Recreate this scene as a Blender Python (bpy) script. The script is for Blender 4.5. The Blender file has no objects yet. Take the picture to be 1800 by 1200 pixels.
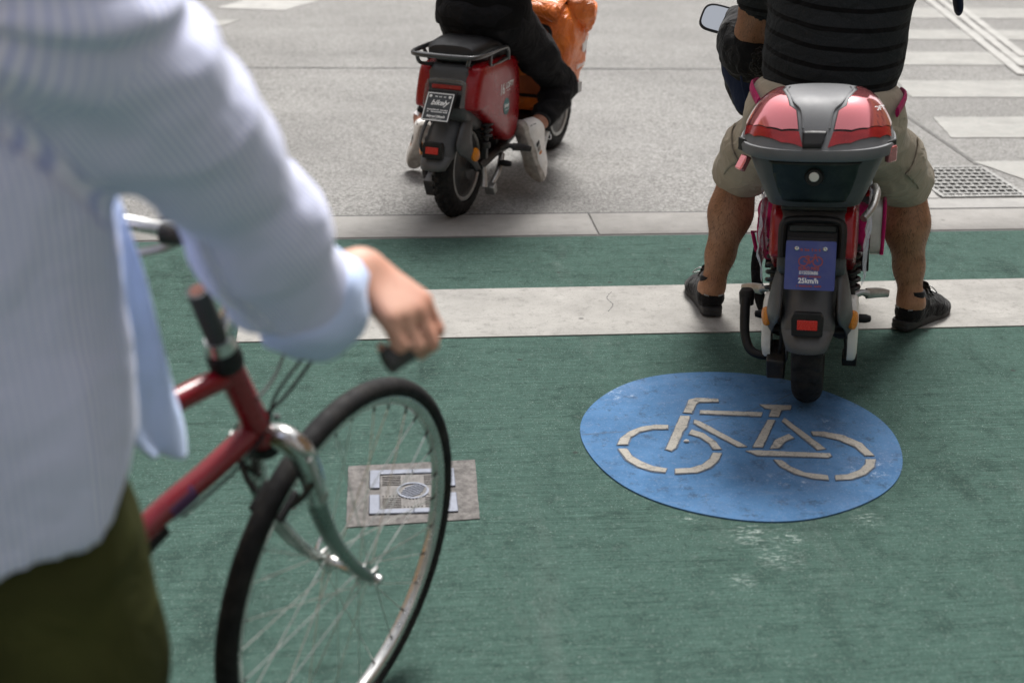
import bpy, bmesh, math, random
import numpy as np
from mathutils import Vector, Matrix, noise
random.seed(4)
R = math.radians
scene = bpy.context.scene
col = scene.collection

# ------------------------------------------------------------------ camera
CAM_H, PITCH, ROLL, YAW = 1.6, R(23.25), R(1.1), R(-5.8)
cam_d = bpy.data.cameras.new('camera')
cam_d.sensor_width = 36.0
cam_d.lens = 45.0
cam_d.clip_start = 0.05
cam_d.clip_end = 500.0
cam_d.dof.use_dof = True
cam_d.dof.focus_distance = 3.85
cam_d.dof.aperture_fstop = 2.6
cam = bpy.data.objects.new('camera', cam_d)
col.objects.link(cam)
cr, sr = math.cos(ROLL), math.sin(ROLL)
rx = Vector((1, 0, 0)); ux = Vector((0, math.sin(PITCH), math.cos(PITCH))); fw = Vector((0, math.cos(PITCH), -math.sin(PITCH)))
cx, cy_ = rx * cr + ux * sr, ux * cr - rx * sr
rot = Matrix((cx, cy_, -fw)).transposed()
cam.matrix_world = Matrix.Translation((0, 0, CAM_H)) @ (Matrix.Rotation(YAW, 3, 'Z') @ rot).to_4x4()
scene.camera = cam

# ------------------------------------------------------------------ light
SUN_EL, SUN_AZ = R(58), R(20)          # azimuth clockwise from +Y
world = bpy.data.worlds.new('World'); scene.world = world
world.use_nodes = True
wn = world.node_tree; wn.nodes.clear()
sky = wn.nodes.new('ShaderNodeTexSky'); sky.sky_type = 'NISHITA'; sky.sun_disc = False
sky.sun_elevation = SUN_EL; sky.sun_rotation = SUN_AZ
sky.air_density = 1.0; sky.dust_density = 3.0; sky.ozone_density = 1.0
hs = wn.nodes.new('ShaderNodeHueSaturation'); hs.inputs['Saturation'].default_value = 0.18
bg = wn.nodes.new('ShaderNodeBackground'); bg.inputs['Strength'].default_value = 0.1
wo = wn.nodes.new('ShaderNodeOutputWorld')
wn.links.new(sky.outputs[0], hs.inputs['Color']); wn.links.new(hs.outputs[0], bg.inputs['Color']); wn.links.new(bg.outputs[0], wo.inputs['Surface'])
sun_d = bpy.data.lights.new('sun', 'SUN'); sun_d.energy = 2.7; sun_d.angle = R(17); sun_d.color = (1, .97, .93)
sun = bpy.data.objects.new('sun', sun_d); col.objects.link(sun)
sd = Vector((math.sin(SUN_AZ) * math.cos(SUN_EL), math.cos(SUN_AZ) * math.cos(SUN_EL), math.sin(SUN_EL)))
sun.rotation_euler = sd.to_track_quat('Z', 'Y').to_euler()
scene.view_settings.view_transform = 'Standard'
scene.view_settings.look = 'None'
scene.view_settings.exposure = 1.02
scene.view_settings.gamma = 1.0
scene.render.engine = 'CYCLES'
scene.cycles.use_denoising = True
scene.cycles.max_bounces = 8

# ------------------------------------------------------------------ object helpers
def frame(O, az, lean=0):
    """local x = right, y = forward, z = up; azimuth clockwise from +Y, lean > 0 tips to the right"""
    a, l = R(az), R(lean)
    f = Vector((math.sin(a), math.cos(a), 0)); r = Vector((math.cos(a), -math.sin(a), 0)); u = Vector((0, 0, 1))
    r2 = r * math.cos(l) - u * math.sin(l); u2 = u * math.cos(l) + r * math.sin(l)
    M = Matrix((r2, f, u2)).transposed().to_4x4(); M.translation = Vector(O)
    return M

def tag(o, label=None, cat=None, group=None, kind=None):
    if label: o['label'] = label
    if cat: o['category'] = cat
    if group: o['group'] = group
    if kind: o['kind'] = kind
    return o

def thing(name, label, cat, M=None, group=None):
    o = bpy.data.objects.new(name, None); o.empty_display_size = .05; col.objects.link(o)
    if M is not None: o.matrix_world = M
    return tag(o, label, cat, group)

def ob(name, vf, mat, parent=None, M=None, smooth=True, angle=38, bevel=None, solid=None, sub=0, attr=None):
    v, f = vf
    me = bpy.data.meshes.new(name)
    me.from_pydata([tuple(M @ Vector(p)) if M is not None else tuple(p) for p in v], [], [tuple(q) for q in f])
    bm = bmesh.new(); bm.from_mesh(me); bmesh.ops.recalc_face_normals(bm, faces=bm.faces); bm.to_mesh(me); bm.free()
    if attr is not None:
        for k, a in attr.items():
            at = me.attributes.new(k, 'FLOAT', 'POINT'); at.data.foreach_set('value', np.asarray(a, dtype=np.float32))
    me.materials.append(mat)
    if smooth:
        me.shade_smooth()
        if angle < 180: me.set_sharp_from_angle(angle=R(angle))
    o = bpy.data.objects.new(name, me); col.objects.link(o)
    if parent is not None: o.parent = parent
    if solid:
        m = o.modifiers.new('thick', 'SOLIDIFY'); m.thickness = solid; m.offset = 0
    if bevel:
        m = o.modifiers.new('bevel', 'BEVEL'); m.width = bevel[0]; m.segments = bevel[1]; m.limit_method = 'ANGLE'; m.angle_limit = R(35)
        me.shade_smooth()
    if sub:
        m = o.modifiers.new('sub', 'SUBSURF'); m.levels = m.render_levels = sub
    return o

def join(*parts):
    V, F = [], []
    for v, f in parts:
        n = len(V); V += list(v); F += [tuple(i + n for i in q) for q in f]
    return V, F

def xf(vf, M):
    return [M @ Vector(p) for p in vf[0]], vf[1]

def cat(pts, n=8, closed=False):
    """Catmull-Rom through points (any dimension)"""
    P = [np.array(p, float) for p in pts]; out = []
    m = len(P)
    rng = range(m if closed else m - 1)
    for i in rng:
        if closed: p0, p1, p2, p3 = P[(i - 1) % m], P[i], P[(i + 1) % m], P[(i + 2) % m]
        else: p0, p1, p2, p3 = P[max(i - 1, 0)], P[i], P[i + 1], P[min(i + 2, m - 1)]
        for j in range(n):
            t = j / n
            out.append(.5 * (2 * p1 + (p2 - p0) * t + (2 * p0 - 5 * p1 + 4 * p2 - p3) * t * t + (3 * p1 - p0 - 3 * p2 + p3) * t ** 3))
    if not closed: out.append(P[-1])
    return out

def loft(rings, cap0=True, cap1=True, closed=True):
    n = len(rings[0]); V = [tuple(p) for r in rings for p in r]; F = []
    for i in range(len(rings) - 1):
        for j in range(n if closed else n - 1):
            a, b = i * n + j, i * n + (j + 1) % n
            F.append((a, b, b + n, a + n))
    if cap0: F.append(tuple(reversed(range(n))))
    if cap1: F.append(tuple(range((len(rings) - 1) * n, len(rings) * n)))
    return V, F

def tube(pts, r, seg=12, n=8, closed=False, caps=True, flat=1.0, up=None):
    """r: number or list per control point; flat: width/height ratio"""
    rr = r if isinstance(r, (list, tuple)) else [r] * len(pts)
    C = cat([tuple(p) + (q,) for p, q in zip(pts, rr)], n, closed) if n > 1 else [np.array(tuple(p) + (q,)) for p, q in zip(pts, rr)]
    P = [Vector(c[:3]) for c in C]; rad = [c[3] for c in C]
    m = len(P); rings = []
    nrm = None
    for i in range(m):
        if closed: t = (P[(i + 1) % m] - P[i - 1]).normalized()
        else: t = (P[min(i + 1, m - 1)] - P[max(i - 1, 0)]).normalized()
        if nrm is None:
            nrm = Vector(up) if up is not None else (Vector((0, 0, 1)) if abs(t.z) < .9 else Vector((1, 0, 0)))
        nrm = (nrm - t * nrm.dot(t)).normalized(); bn = t.cross(nrm)
        rings.append([P[i] + (nrm * math.cos(a) + bn * flat * math.sin(a)) * rad[i] for a in [2 * math.pi * k / seg for k in range(seg)]])
    if closed:
        rings.append(rings[0]); return loft(rings, False, False)
    return loft(rings, caps, caps)

def sring(c, a, b, p=2.5, n=40, ax='z', rot=0):
    """superellipse ring: plane normal to ax"""
    out = []
    for k in range(n):
        t = 2 * math.pi * k / n
        x = a * math.copysign(abs(math.cos(t)) ** (2 / p), math.cos(t)); y = b * math.copysign(abs(math.sin(t)) ** (2 / p), math.sin(t))
        if rot: x, y = x * math.cos(rot) - y * math.sin(rot), x * math.sin(rot) + y * math.cos(rot)
        out.append({'z': Vector((c[0] + x, c[1] + y, c[2])), 'y': Vector((c[0] + x, c[1], c[2] + y)), 'x': Vector((c[0], c[1] + x, c[2] + y))}[ax])
    return out

def lathe(profile, c=(0, 0, 0), n=48, ax='x', closed=False):
    """profile: (along axis, radius)"""
    rings = []
    for s, r in profile:
        ring = []
        for k in range(n):
            t = 2 * math.pi * k / n; u, w = r * math.cos(t), r * math.sin(t)
            ring.append(Vector({'x': (s, u, w), 'y': (w, s, u), 'z': (u, w, s)}[ax]) + Vector(c))
        rings.append(ring)
    if closed: rings.append(rings[0])
    return loft(rings, not closed, not closed)

def prism(poly, w0, w1, ax='x'):
    mk = {'x': lambda u, v, w: (w, u, v), 'y': lambda u, v, w: (u, w, v), 'z': lambda u, v, w: (u, v, w)}[ax]
    return loft([[mk(u, v, w0) for u, v in poly], [mk(u, v, w1) for u, v in poly]])

def box(c, s, M=None):
    x, y, z = s[0] / 2, s[1] / 2, s[2] / 2
    vf = prism([(-x, -y), (x, -y), (x, y), (-x, y)], -z, z, 'z')
    T = Matrix.Translation(c)
    return xf(vf, T @ M if M is not None else T)

def pillow(outline, levels, ax='x', n=6):
    """smooth outline swept through (offset, scale) levels and closed: a domed panel"""
    O = cat(outline, n, True); cu = sum(o[0] for o in O) / len(O); cv = sum(o[1] for o in O) / len(O)
    mk = {'x': lambda u, v, w: (w, u, v), 'y': lambda u, v, w: (u, w, v), 'z': lambda u, v, w: (u, v, w)}[ax]
    return loft([[mk(cu + (o[0] - cu) * s, cv + (o[1] - cv) * s, w) for o in O] for w, s in levels])

def sheet(poly, step, func):
    """flat polygon cut into a grid of cells, each vertex then sent through func(x, y) -> xyz"""
    bm = bmesh.new(); vs = [bm.verts.new((p[0], p[1], 0)) for p in poly]; bm.faces.new(vs)
    xs = [p[0] for p in poly]; ys = [p[1] for p in poly]
    for axis, lo, hi in ((0, min(xs), max(xs)), (1, min(ys), max(ys))):
        t = lo + step
        while t < hi:
            co = (t, 0, 0) if axis == 0 else (0, t, 0); no = (1, 0, 0) if axis == 0 else (0, 1, 0)
            bmesh.ops.bisect_plane(bm, geom=bm.verts[:] + bm.edges[:] + bm.faces[:], plane_co=co, plane_no=no); t += step
    bm.verts.index_update()
    V = [tuple(func(v.co.x, v.co.y)) for v in bm.verts]; F = [tuple(v.index for v in f.verts) for f in bm.faces]; bm.free()
    return V, F

def text(name, s, size, mat, parent, M, sx=1.0, bold=0, align='CENTER', shear=0):
    cu = bpy.data.curves.new(name, 'FONT'); cu.body = s; cu.size = size; cu.align_x = align; cu.align_y = 'CENTER'; cu.offset = bold; cu.shear = shear; cu.extrude = .0003
    t = bpy.data.objects.new(name + '_tmp', cu); col.objects.link(t)
    dg = bpy.context.evaluated_depsgraph_get(); me = bpy.data.meshes.new_from_object(t.evaluated_get(dg))
    bpy.data.objects.remove(t); bpy.data.curves.remove(cu)
    for v in me.vertices: v.co = M @ Vector((v.co.x * sx, v.co.y, v.co.z))
    me.name = name; me.materials.clear(); me.materials.append(mat)
    o = bpy.data.objects.new(name, me); col.objects.link(o); o.parent = parent
    return o

# ------------------------------------------------------------------ soft bodies: blended tapered limbs turned into one skin
class Body:
    def __init__(s, lo, hi, h=.006):
        s.lo = np.array(lo, float); s.h = h
        s.n = np.ceil((np.array(hi) - s.lo) / h).astype(int) + 1
        s.F = np.full(s.n, .5, np.float32)
    def _sub(s, lo, hi):
        i0 = np.clip(np.floor((lo - s.lo) / s.h).astype(int), 0, s.n - 1); i1 = np.clip(np.ceil((hi - s.lo) / s.h).astype(int) + 1, 1, s.n)
        sl = tuple(slice(a, b) for a, b in zip(i0, i1))
        g = np.meshgrid(*[(s.lo[k] + s.h * np.arange(i0[k], i1[k])).astype(np.float32) for k in range(3)], indexing='ij')
        return sl, np.stack(g, -1)
    def _mix(s, sl, d, k, sub=False):
        a = s.F[sl]
        if sub: d = -d; a2, d2 = -a, -d; hh = np.maximum(k - np.abs(a2 - d2), 0) / k; s.F[sl] = -(np.minimum(a2, d2) - hh * hh * k * .25)
        else:
            hh = np.maximum(k - np.abs(a - d), 0) / k; s.F[sl] = np.minimum(a, d) - hh * hh * k * .25
    def cap(s, a, b, ra, rb=None, k=.03, flat=None, sub=False):
        """tapered limb a->b; flat = (axis, ratio): thickness along axis is ratio * radius"""
        rb = ra if rb is None else rb; a = np.array(a, float); b = np.array(b, float); m = max(ra, rb) * (max(1, flat[1]) if flat else 1) + k + 3 * s.h
        sl, P = s._sub(np.minimum(a, b) - m, np.maximum(a, b) + m)
        ab = b - a; L = max(ab @ ab, 1e-9)
        t = np.clip(((P - a) @ ab) / L, 0, 1); D = P - a - t[..., None] * ab
        if flat:
            x = np.array(flat[0], float); x /= np.linalg.norm(x); c = D @ x; D = D + (c * (1 / flat[1] - 1))[..., None] * x
        d = np.linalg.norm(D, axis=-1)
        d = d - (ra + (rb - ra) * t)
        if flat and flat[1] < 1: d = d * (flat[1] * .5 + .5)
        s._mix(sl, d, k, sub); return s
    def chain(s, pts, rs, k=.03, flat=None):
        for i in range(len(pts) - 1): s.cap(pts[i], pts[i + 1], rs[i], rs[i + 1], k, flat)
        return s
    def ell(s, c, r, k=.03, sub=False, rot=None):
        c = np.array(c, float); r = np.array(r, float); m = r.max() + k + 3 * s.h
        sl, P = s._sub(c - m, c + m); D = P - c
        if rot is not None: D = D @ np.array(rot)          # columns of rot = ellipsoid axes
        q = np.linalg.norm(D / r, axis=-1); g = np.linalg.norm(D / (r * r), axis=-1) + 1e-6
        s._mix(sl, q * (q - 1) / g, k, sub); return s
    def cut(s, fn):
        """keep only where fn(P) < 0"""
        sl, P = s._sub(s.lo, s.lo + s.h * s.n); s.F = np.maximum(s.F, fn(P).astype(np.float32)); return s
    def mesh(s, smooth=2):
        F = s.F; F[0] = F[-1] = .5; F[:, 0] = F[:, -1] = .5; F[:, :, 0] = F[:, :, -1] = .5
        S = F < 0; c = S.astype(np.int8)
        off = [(i, j, k) for i in (0, 1) for j in (0, 1) for k in (0, 1)]
        sh = lambda A, o: A[o[0]:A.shape[0] - 1 + o[0], o[1]:A.shape[1] - 1 + o[1], o[2]:A.shape[2] - 1 + o[2]]
        tot = sum(sh(c, o) for o in off); mixed = (tot > 0) & (tot < 8)
        cells = np.argwhere(mixed); idx = np.full(mixed.shape, -1, np.int64); idx[mixed] = np.arange(len(cells))
        acc = np.zeros((len(cells), 3)); cnt = np.zeros(len(cells))
        for o in off:
            for ax in range(3):
                if o[ax]: continue
                o2 = list(o); o2[ax] = 1
                fa = F[tuple((cells + o).T)]; fb = F[tuple((cells + o2).T)]; cr_ = (fa < 0) != (fb < 0)
                t = np.where(cr_, fa / np.where(fa == fb, 1, fa - fb), 0)
                p = np.array(o, float)[None] + t[:, None] * (np.array(o2) - np.array(o)); acc[cr_] += p[cr_]; cnt[cr_] += 1
        V = s.lo + (cells + acc / cnt[:, None]) * s.h
        Q = []
        for ax in range(3):
            b_, c_ = (ax + 1) % 3, (ax + 2) % 3
            A = np.moveaxis(S, ax, 0); d = np.argwhere(A[:-1] != A[1:])
            e = np.zeros_like(d); rest = [q for q in range(3) if q != ax]
            e[:, ax] = d[:, 0]; e[:, rest[0]] = d[:, 1]; e[:, rest[1]] = d[:, 2]
            inside = S[tuple(e.T)]
            def cell(db, dc):
                q = e.copy(); q[:, b_] += db; q[:, c_] += dc; return idx[tuple(q.T)]
            q = np.stack([cell(-1, -1), cell(0, -1), cell(0, 0), cell(-1, 0)], 1)
            q[~inside] = q[~inside][:, ::-1]; Q.append(q)
        Q = np.concatenate(Q); Q = Q[(Q >= 0).all(1)]
        E = np.concatenate([Q[:, [0, 1]], Q[:, [1, 2]], Q[:, [2, 3]], Q[:, [3, 0]]])
        for _ in range(smooth):
            S_ = np.zeros_like(V); N_ = np.zeros(len(V))
            np.add.at(S_, E[:, 0], V[E[:, 1]]); np.add.at(N_, E[:, 0], 1); np.add.at(S_, E[:, 1], V[E[:, 0]]); np.add.at(N_, E[:, 1], 1)
            V = V * .5 + .5 * S_ / np.maximum(N_, 1)[:, None]
        return V, Q

def vnormals(V, Q):
    n = np.cross(V[Q[:, 2]] - V[Q[:, 0]], V[Q[:, 3]] - V[Q[:, 1]]); N = np.zeros_like(V)
    for k in range(4): np.add.at(N, Q[:, k], n)
    return N / np.maximum(np.linalg.norm(N, axis=1), 1e-9)[:, None]

def wrinkle(V, Q, fn):
    """push each vertex along its normal by fn(point)"""
    N = vnormals(V, Q)
    return V + N * np.array([fn(Vector(p)) for p in V])[:, None]

def seg_t(V, a, b):
    a = np.array(a, float); b = np.array(b, float); ab = b - a
    t = np.clip(((V - a) @ ab) / (ab @ ab), 0, 1); return t, np.linalg.norm(V - a - t[:, None] * ab, axis=1)
# ------------------------------------------------------------------ materials
class NT:
    def __init__(s, name):
        s.m = bpy.data.materials.new(name); s.m.use_nodes = True; s.t = s.m.node_tree; s.b = s.t.nodes['Principled BSDF']
        s.co = s.t.nodes.new('ShaderNodeTexCoord').outputs['Object']
    def n(s, typ, **kw):
        nd = s.t.nodes.new('ShaderNode' + typ)
        for k, v in kw.items(): setattr(nd, k, v)
        return nd
    def link(s, a, b): s.t.links.new(a, b)
    def set(s, sock, v):
        if hasattr(v, 'links') or isinstance(v, bpy.types.NodeSocket): s.link(v, sock)
        else: sock.default_value = v
    def map(s, scale=(1, 1, 1), loc=(0, 0, 0), rot=(0, 0, 0)):
        m = s.n('Mapping'); m.inputs['Scale'].default_value = scale; m.inputs['Location'].default_value = loc; m.inputs['Rotation'].default_value = rot
        s.link(s.co, m.inputs['Vector']); return m.outputs[0]
    def noise(s, vec, scale, detail=4, rough=.55, dist=0):
        n = s.n('TexNoise'); n.inputs['Scale'].default_value = scale; n.inputs['Detail'].default_value = detail; n.inputs['Roughness'].default_value = rough; n.inputs['Distortion'].default_value = dist
        s.link(vec, n.inputs['Vector']); return n.outputs['Fac']
    def voro(s, vec, scale, feature='F1', out='Distance'):
        n = s.n('TexVoronoi', feature=feature); n.inputs['Scale'].default_value = scale; s.link(vec, n.inputs['Vector']); return n.outputs[out]
    def ramp(s, fac, a, b, ca=0.0, cb=1.0):
        n = s.n('MapRange'); n.clamp = True
        n.inputs['From Min'].default_value = a; n.inputs['From Max'].default_value = b; n.inputs['To Min'].default_value = ca; n.inputs['To Max'].default_value = cb
        s.link(fac, n.inputs['Value']); return n.outputs[0]
    def math(s, op, a, b=0.0, c=0.0):
        n = s.n('Math', operation=op)
        for i, v in enumerate((a, b, c)): s.set(n.inputs[i], v)
        return n.outputs[0]
    def mix(s, fac, a, b, mode='MIX'):
        n = s.n('Mix', data_type='RGBA', blend_type=mode)
        for i, v in ((0, fac), (6, a), (7, b)):
            s.set(n.inputs[i], (v + (1,)) if isinstance(v, tuple) and len(v) == 3 else v)
        return n.outputs[2]
    def sep(s): 
        n = s.n('SeparateXYZ'); s.link(s.co, n.inputs[0]); return n.outputs
    def bump(s, h, strength, dist=.002, prev=None):
        n = s.n('Bump'); n.inputs['Strength'].default_value = strength; n.inputs['Distance'].default_value = dist; s.link(h, n.inputs['Height'])
        if prev is not None: s.link(prev, n.inputs['Normal'])
        return n.outputs[0]
    def out(s, color=None, rough=None, normal=None, **kw):
        if color is not None: s.set(s.b.inputs['Base Color'], (color + (1,)) if isinstance(color, tuple) and len(color) == 3 else color)
        if rough is not None: s.set(s.b.inputs['Roughness'], rough)
        if normal is not None: s.link(normal, s.b.inputs['Normal'])
        for k, v in kw.items(): s.set(s.b.inputs[k.replace('_', ' ')], v)
        return s.m

def mul(c, k): return tuple(min(1, x * k) for x in c)

def nmat(name, c, rough=.5, metal=0.0, var=.2, scale=14, bump=.0, bscale=300, stretch=(1, 1, 1), dirt=None, dirt_amt=.5, **kw):
    t = NT(name); v = t.map(stretch)
    f = t.noise(v, scale, 5)
    colr = t.mix(t.ramp(f, .3, .7), mul(c, 1 - var), mul(c, 1 + var))
    r = t.ramp(t.noise(v, scale * 2.3, 4), .3, .7, max(0, rough - .07), min(1, rough + .1))
    if dirt is not None:
        d = t.ramp(t.noise(v, scale * .7, 7, .7), .48, .68, 0, dirt_amt); colr = t.mix(d, colr, dirt); r = t.math('MAXIMUM', r, t.math('MULTIPLY', d, .9))
    nm = t.bump(t.noise(v, bscale, 3), bump, .001) if bump else None
    return t.out(colr, r, nm, Metallic=metal, **kw)

def fabric(name, c, var=.25, weave=900, bump=.35, fold=9, foldamt=.5, rough=.85, dust=None, sheen=.12):
    t = NT(name); v = t.map()
    f = t.noise(v, 7, 5)
    cc = t.mix(t.ramp(f, .3, .7), mul(c, 1 - var), mul(c, 1 + var))
    if dust is not None: cc = t.mix(t.ramp(t.noise(v, 16, 6, .7), .5, .75, 0, .5), cc, dust)
    b1 = t.bump(t.noise(v, fold, 3, .5, 1.2), foldamt, .02)
    b2 = t.bump(t.noise(v, weave, 2), bump, .0008, b1)
    return t.out(cc, rough, b2, Sheen_Weight=sheen, Specular_IOR_Level=.16)

BLACK = (.012, .012, .013)
M = {}
M['rubber'] = nmat('tyre_rubber', (.011, .011, .012), .72, var=.3, scale=25, bump=.25, dirt=(.05, .046, .04), dirt_amt=.35, Specular_IOR_Level=.2)
M['blackplastic'] = nmat('black_plastic', (.009, .009, .010), .5, bump=.15, bscale=700, dirt=(.04, .038, .035), dirt_amt=.3, Specular_IOR_Level=.3)
M['greyplastic'] = nmat('grey_plastic', (.060, .062, .066), .5, var=.12, scale=9, bump=.2, bscale=900, dirt=(.13, .125, .12), dirt_amt=.35)
M['lidgrey'] = nmat('case_grey', (.125, .13, .14), .58, var=.08, scale=6, bump=.15, bscale=1100, dirt=(.19, .185, .18), dirt_amt=.3)
M['caseblack'] = nmat('case_black', (.006, .011, .010), .42, var=.35, scale=16, dirt=(.035, .045, .04), dirt_amt=.6, Specular_IOR_Level=.35)
M['seat'] = nmat('seat_vinyl', (.016, .016, .018), .5, bump=.4, bscale=500)
M['redpaint'] = nmat('red_paint', (.27, .004, .009), .27, var=.15, scale=5, dirt=(.14, .03, .03), dirt_amt=.05, Coat_Weight=.25, Specular_IOR_Level=.35, Coat_Roughness=.06)
M['redchrome'] = nmat('red_mirror_plastic', (.80, .24, .26), .10, metal=.82, var=.08, scale=5, Coat_Weight=1.0, Coat_Roughness=.03)
M['redlens'] = nmat('red_lens', (.30, .012, .015), .2, metal=.2, var=.2, scale=30, Coat_Weight=.4, Coat_Roughness=.05)
M['reflector'] = nmat('red_reflector', (.55, .02, .012), .25, var=.1, scale=200, bump=.5, bscale=900)
M['amber'] = nmat('amber_reflector', (.62, .20, .01), .25, var=.1, scale=200, bump=.5, bscale=900)
M['chrome'] = nmat('bright_metal', (.62, .62, .61), .22, metal=1.0, var=.15, scale=30, dirt=(.2, .18, .15), dirt_amt=.35)
M['alu'] = nmat('dull_aluminium', (.42, .42, .41), .42, metal=.85, var=.15, scale=40, dirt=(.16, .14, .12), dirt_amt=.4)
M['darkmetal'] = nmat('dark_metal', (.028, .028, .03), .42, metal=.4, var=.3, scale=30, dirt=(.10, .075, .05), dirt_amt=.45)
M['rackmetal'] = nmat('painted_tube', (.035, .036, .038), .32, var=.15, scale=20, Coat_Weight=.5)
M['whiteplastic'] = nmat('white_plastic', (.62, .61, .57), .35, var=.08, scale=10, dirt=(.25, .23, .2), dirt_amt=.4)
M['white'] = nmat('white_print', (.82, .82, .82), .5, var=.04)
M['redprint'] = nmat('red_print', (.30, .055, .06), .5, var=.12, scale=150)
M['plateblue'] = nmat('blue_plate', (.040, .060, .24), .42, var=.08, scale=20, dirt=(.14, .15, .25), dirt_amt=.25)
M['plateblack'] = nmat('charcoal_plate', (.045, .05, .055), .45, var=.1, scale=20)
M['teal'] = nmat('teal_sticker', (.03, .15, .16), .4)
M['glass'] = NT('clear_lens').out((.9, .9, .9), .06, None, Transmission_Weight=.9, IOR=1.45)
t = NT('clear_film'); bmp = t.bump(t.noise(t.map((1, 1, .35)), 45, 4, .6, 1.5), 1.0, .012)
M['film'] = t.out((.66, .72, .86), .14, bmp, Alpha=.6, Specular_IOR_Level=1.0)
M['mirror'] = NT('mirror_glass').out((.85, .87, .9), .02, None, Metallic=1.0)
M['magenta'] = fabric('magenta_cloth', (.42, .012, .11), .2, 700, .3, 22, .6)
M['navy'] = fabric('navy_cloth', (.012, .02, .05), .3, 600, .3, 14, .6)
M['blackcloth'] = fabric('black_quilted_cloth', (.008, .008, .009), .4, 500, .4, 20, .8)
M['fur'] = fabric('black_fleece', (.012, .011, .010), .6, 260, 1.0, 60, 1.0)
t = NT('orange_tarpaulin'); v = t.map(); cr_n = t.voro(t.map((1, 1, .8)), 9, 'SMOOTH_F1'); w1 = t.noise(v, 13, 4, .6, 1.6)
cc = t.mix(t.ramp(t.noise(v, 9, 5), .3, .7), (.74, .145, .010), (.92, .24, .03)); cc = t.mix(t.ramp(t.noise(v, 6, 6, .75), .5, .68, 0, .5), cc, (.50, .12, .02))
M['orangevinyl'] = t.out(cc, .36, t.bump(w1, 1.0, .03, t.bump(cr_n, .8, .03)), Coat_Weight=.15)
M['orangedark'] = nmat('orange_lining', (.34, .075, .015), .55, var=.3, scale=12)
M['khaki'] = fabric('khaki_cotton', (.36, .31, .24), .12, 800, .3, 13, .7)
M['jeans'] = fabric('black_denim', (.009, .009, .0105), .3, 1100, .4, 16, .6, dust=(.026, .026, .03), sheen=0)
M['blackshirt'] = fabric('black_cotton', (.004, .004, .0045), .3, 900, .3, 10, .6, sheen=0)
M['olive'] = fabric('olive_cotton', (.042, .045, .013), .3, 800, .4, 8, .7, sheen=.0)
M['sneaker'] = nmat('white_leather', (.88, .875, .85), .5, var=.08, scale=20, bump=.2, bscale=500, dirt=(.45, .42, .36), dirt_amt=.3)
M['sole'] = nmat('worn_sole', (.42, .395, .36), .8, var=.25, scale=40, bump=.6, bscale=300, dirt=(.12, .10, .08), dirt_amt=.6)
M['blackshoe'] = fabric('black_mesh', (.006, .006, .007), .35, 420, 1.0, 30, .4)
M['shoesole'] = nmat('dark_sole', (.016, .016, .018), .6, var=.3, scale=30, bump=.4, bscale=200)
M['greytrim'] = nmat('grey_trim', (.30, .30, .30), .4)
M['sock'] = fabric('black_sock', (.012, .012, .014), .3, 900, .5)
M['whitesock'] = fabric('white_sock', (.7, .68, .7), .1, 900, .5)
M['hair'] = nmat('dark_hair', (.016, .011, .008), .55, var=.5, scale=60, bump=1.0, bscale=180, stretch=(1, 1, .2))
M['brownhair'] = nmat('brown_hair', (.05, .028, .015), .55, var=.5, scale=60, bump=1.0, bscale=180, stretch=(1, 1, .2))
def skin(name, c, deep, hairy=0.0):
    t = NT(name); v = t.map()
    cc = t.mix(t.ramp(t.noise(v, 9, 4), .35, .65), c, deep)
    cc = t.mix(t.ramp(t.noise(v, 60, 4, .7), .45, .8, 0, .35), cc, mul(deep, .75))
    if hairy:
        vs = t.map((420, 420, 34), (0, 0, 0), (.25, .2, 0)); cc = t.mix(t.ramp(t.noise(vs, 1, 3, .7), .50, .62, 0, hairy), cc, (.012, .008, .006))
    b = t.bump(t.noise(v, 260, 3), .25, .001)
    return t.out(cc, .52, b, Subsurface_Weight=.12, Subsurface_Radius=(.012, .005, .003), Subsurface_Scale=.6)
M['skin_tan'] = skin('tanned_skin', (.42, .215, .12), (.28, .125, .06), .25)
M['skin_fair'] = skin('fair_skin', (.62, .37, .275), (.52, .255, .18))
M['skin_mid'] = skin('mid_skin', (.40, .20, .13), (.32, .14, .09))
# bicycle
M['bikered'] = nmat('dark_red_frame_paint', (.19, .003, .010), .28, var=.15, scale=8, dirt=(.10, .01, .015), dirt_amt=.25, Coat_Weight=.3, Coat_Roughness=.08)
M['darkgrip'] = nmat('dark_grip', (.035, .037, .038), .6, bump=.3)
M['purple'] = nmat('purple_sticker', (.075, .02, .09), .4, var=.3, scale=80)
M['rust'] = nmat('rusty_end', (.13, .05, .035), .8, var=.4, scale=80)
M['spoke'] = nmat('spoke_steel', (.62, .62, .60), .3, metal=.9)
M['rim'] = nmat('rim_alloy', (.60, .60, .59), .28, metal=.9, var=.1, scale=20, dirt=(.2, .2, .19), dirt_amt=.3)
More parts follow.
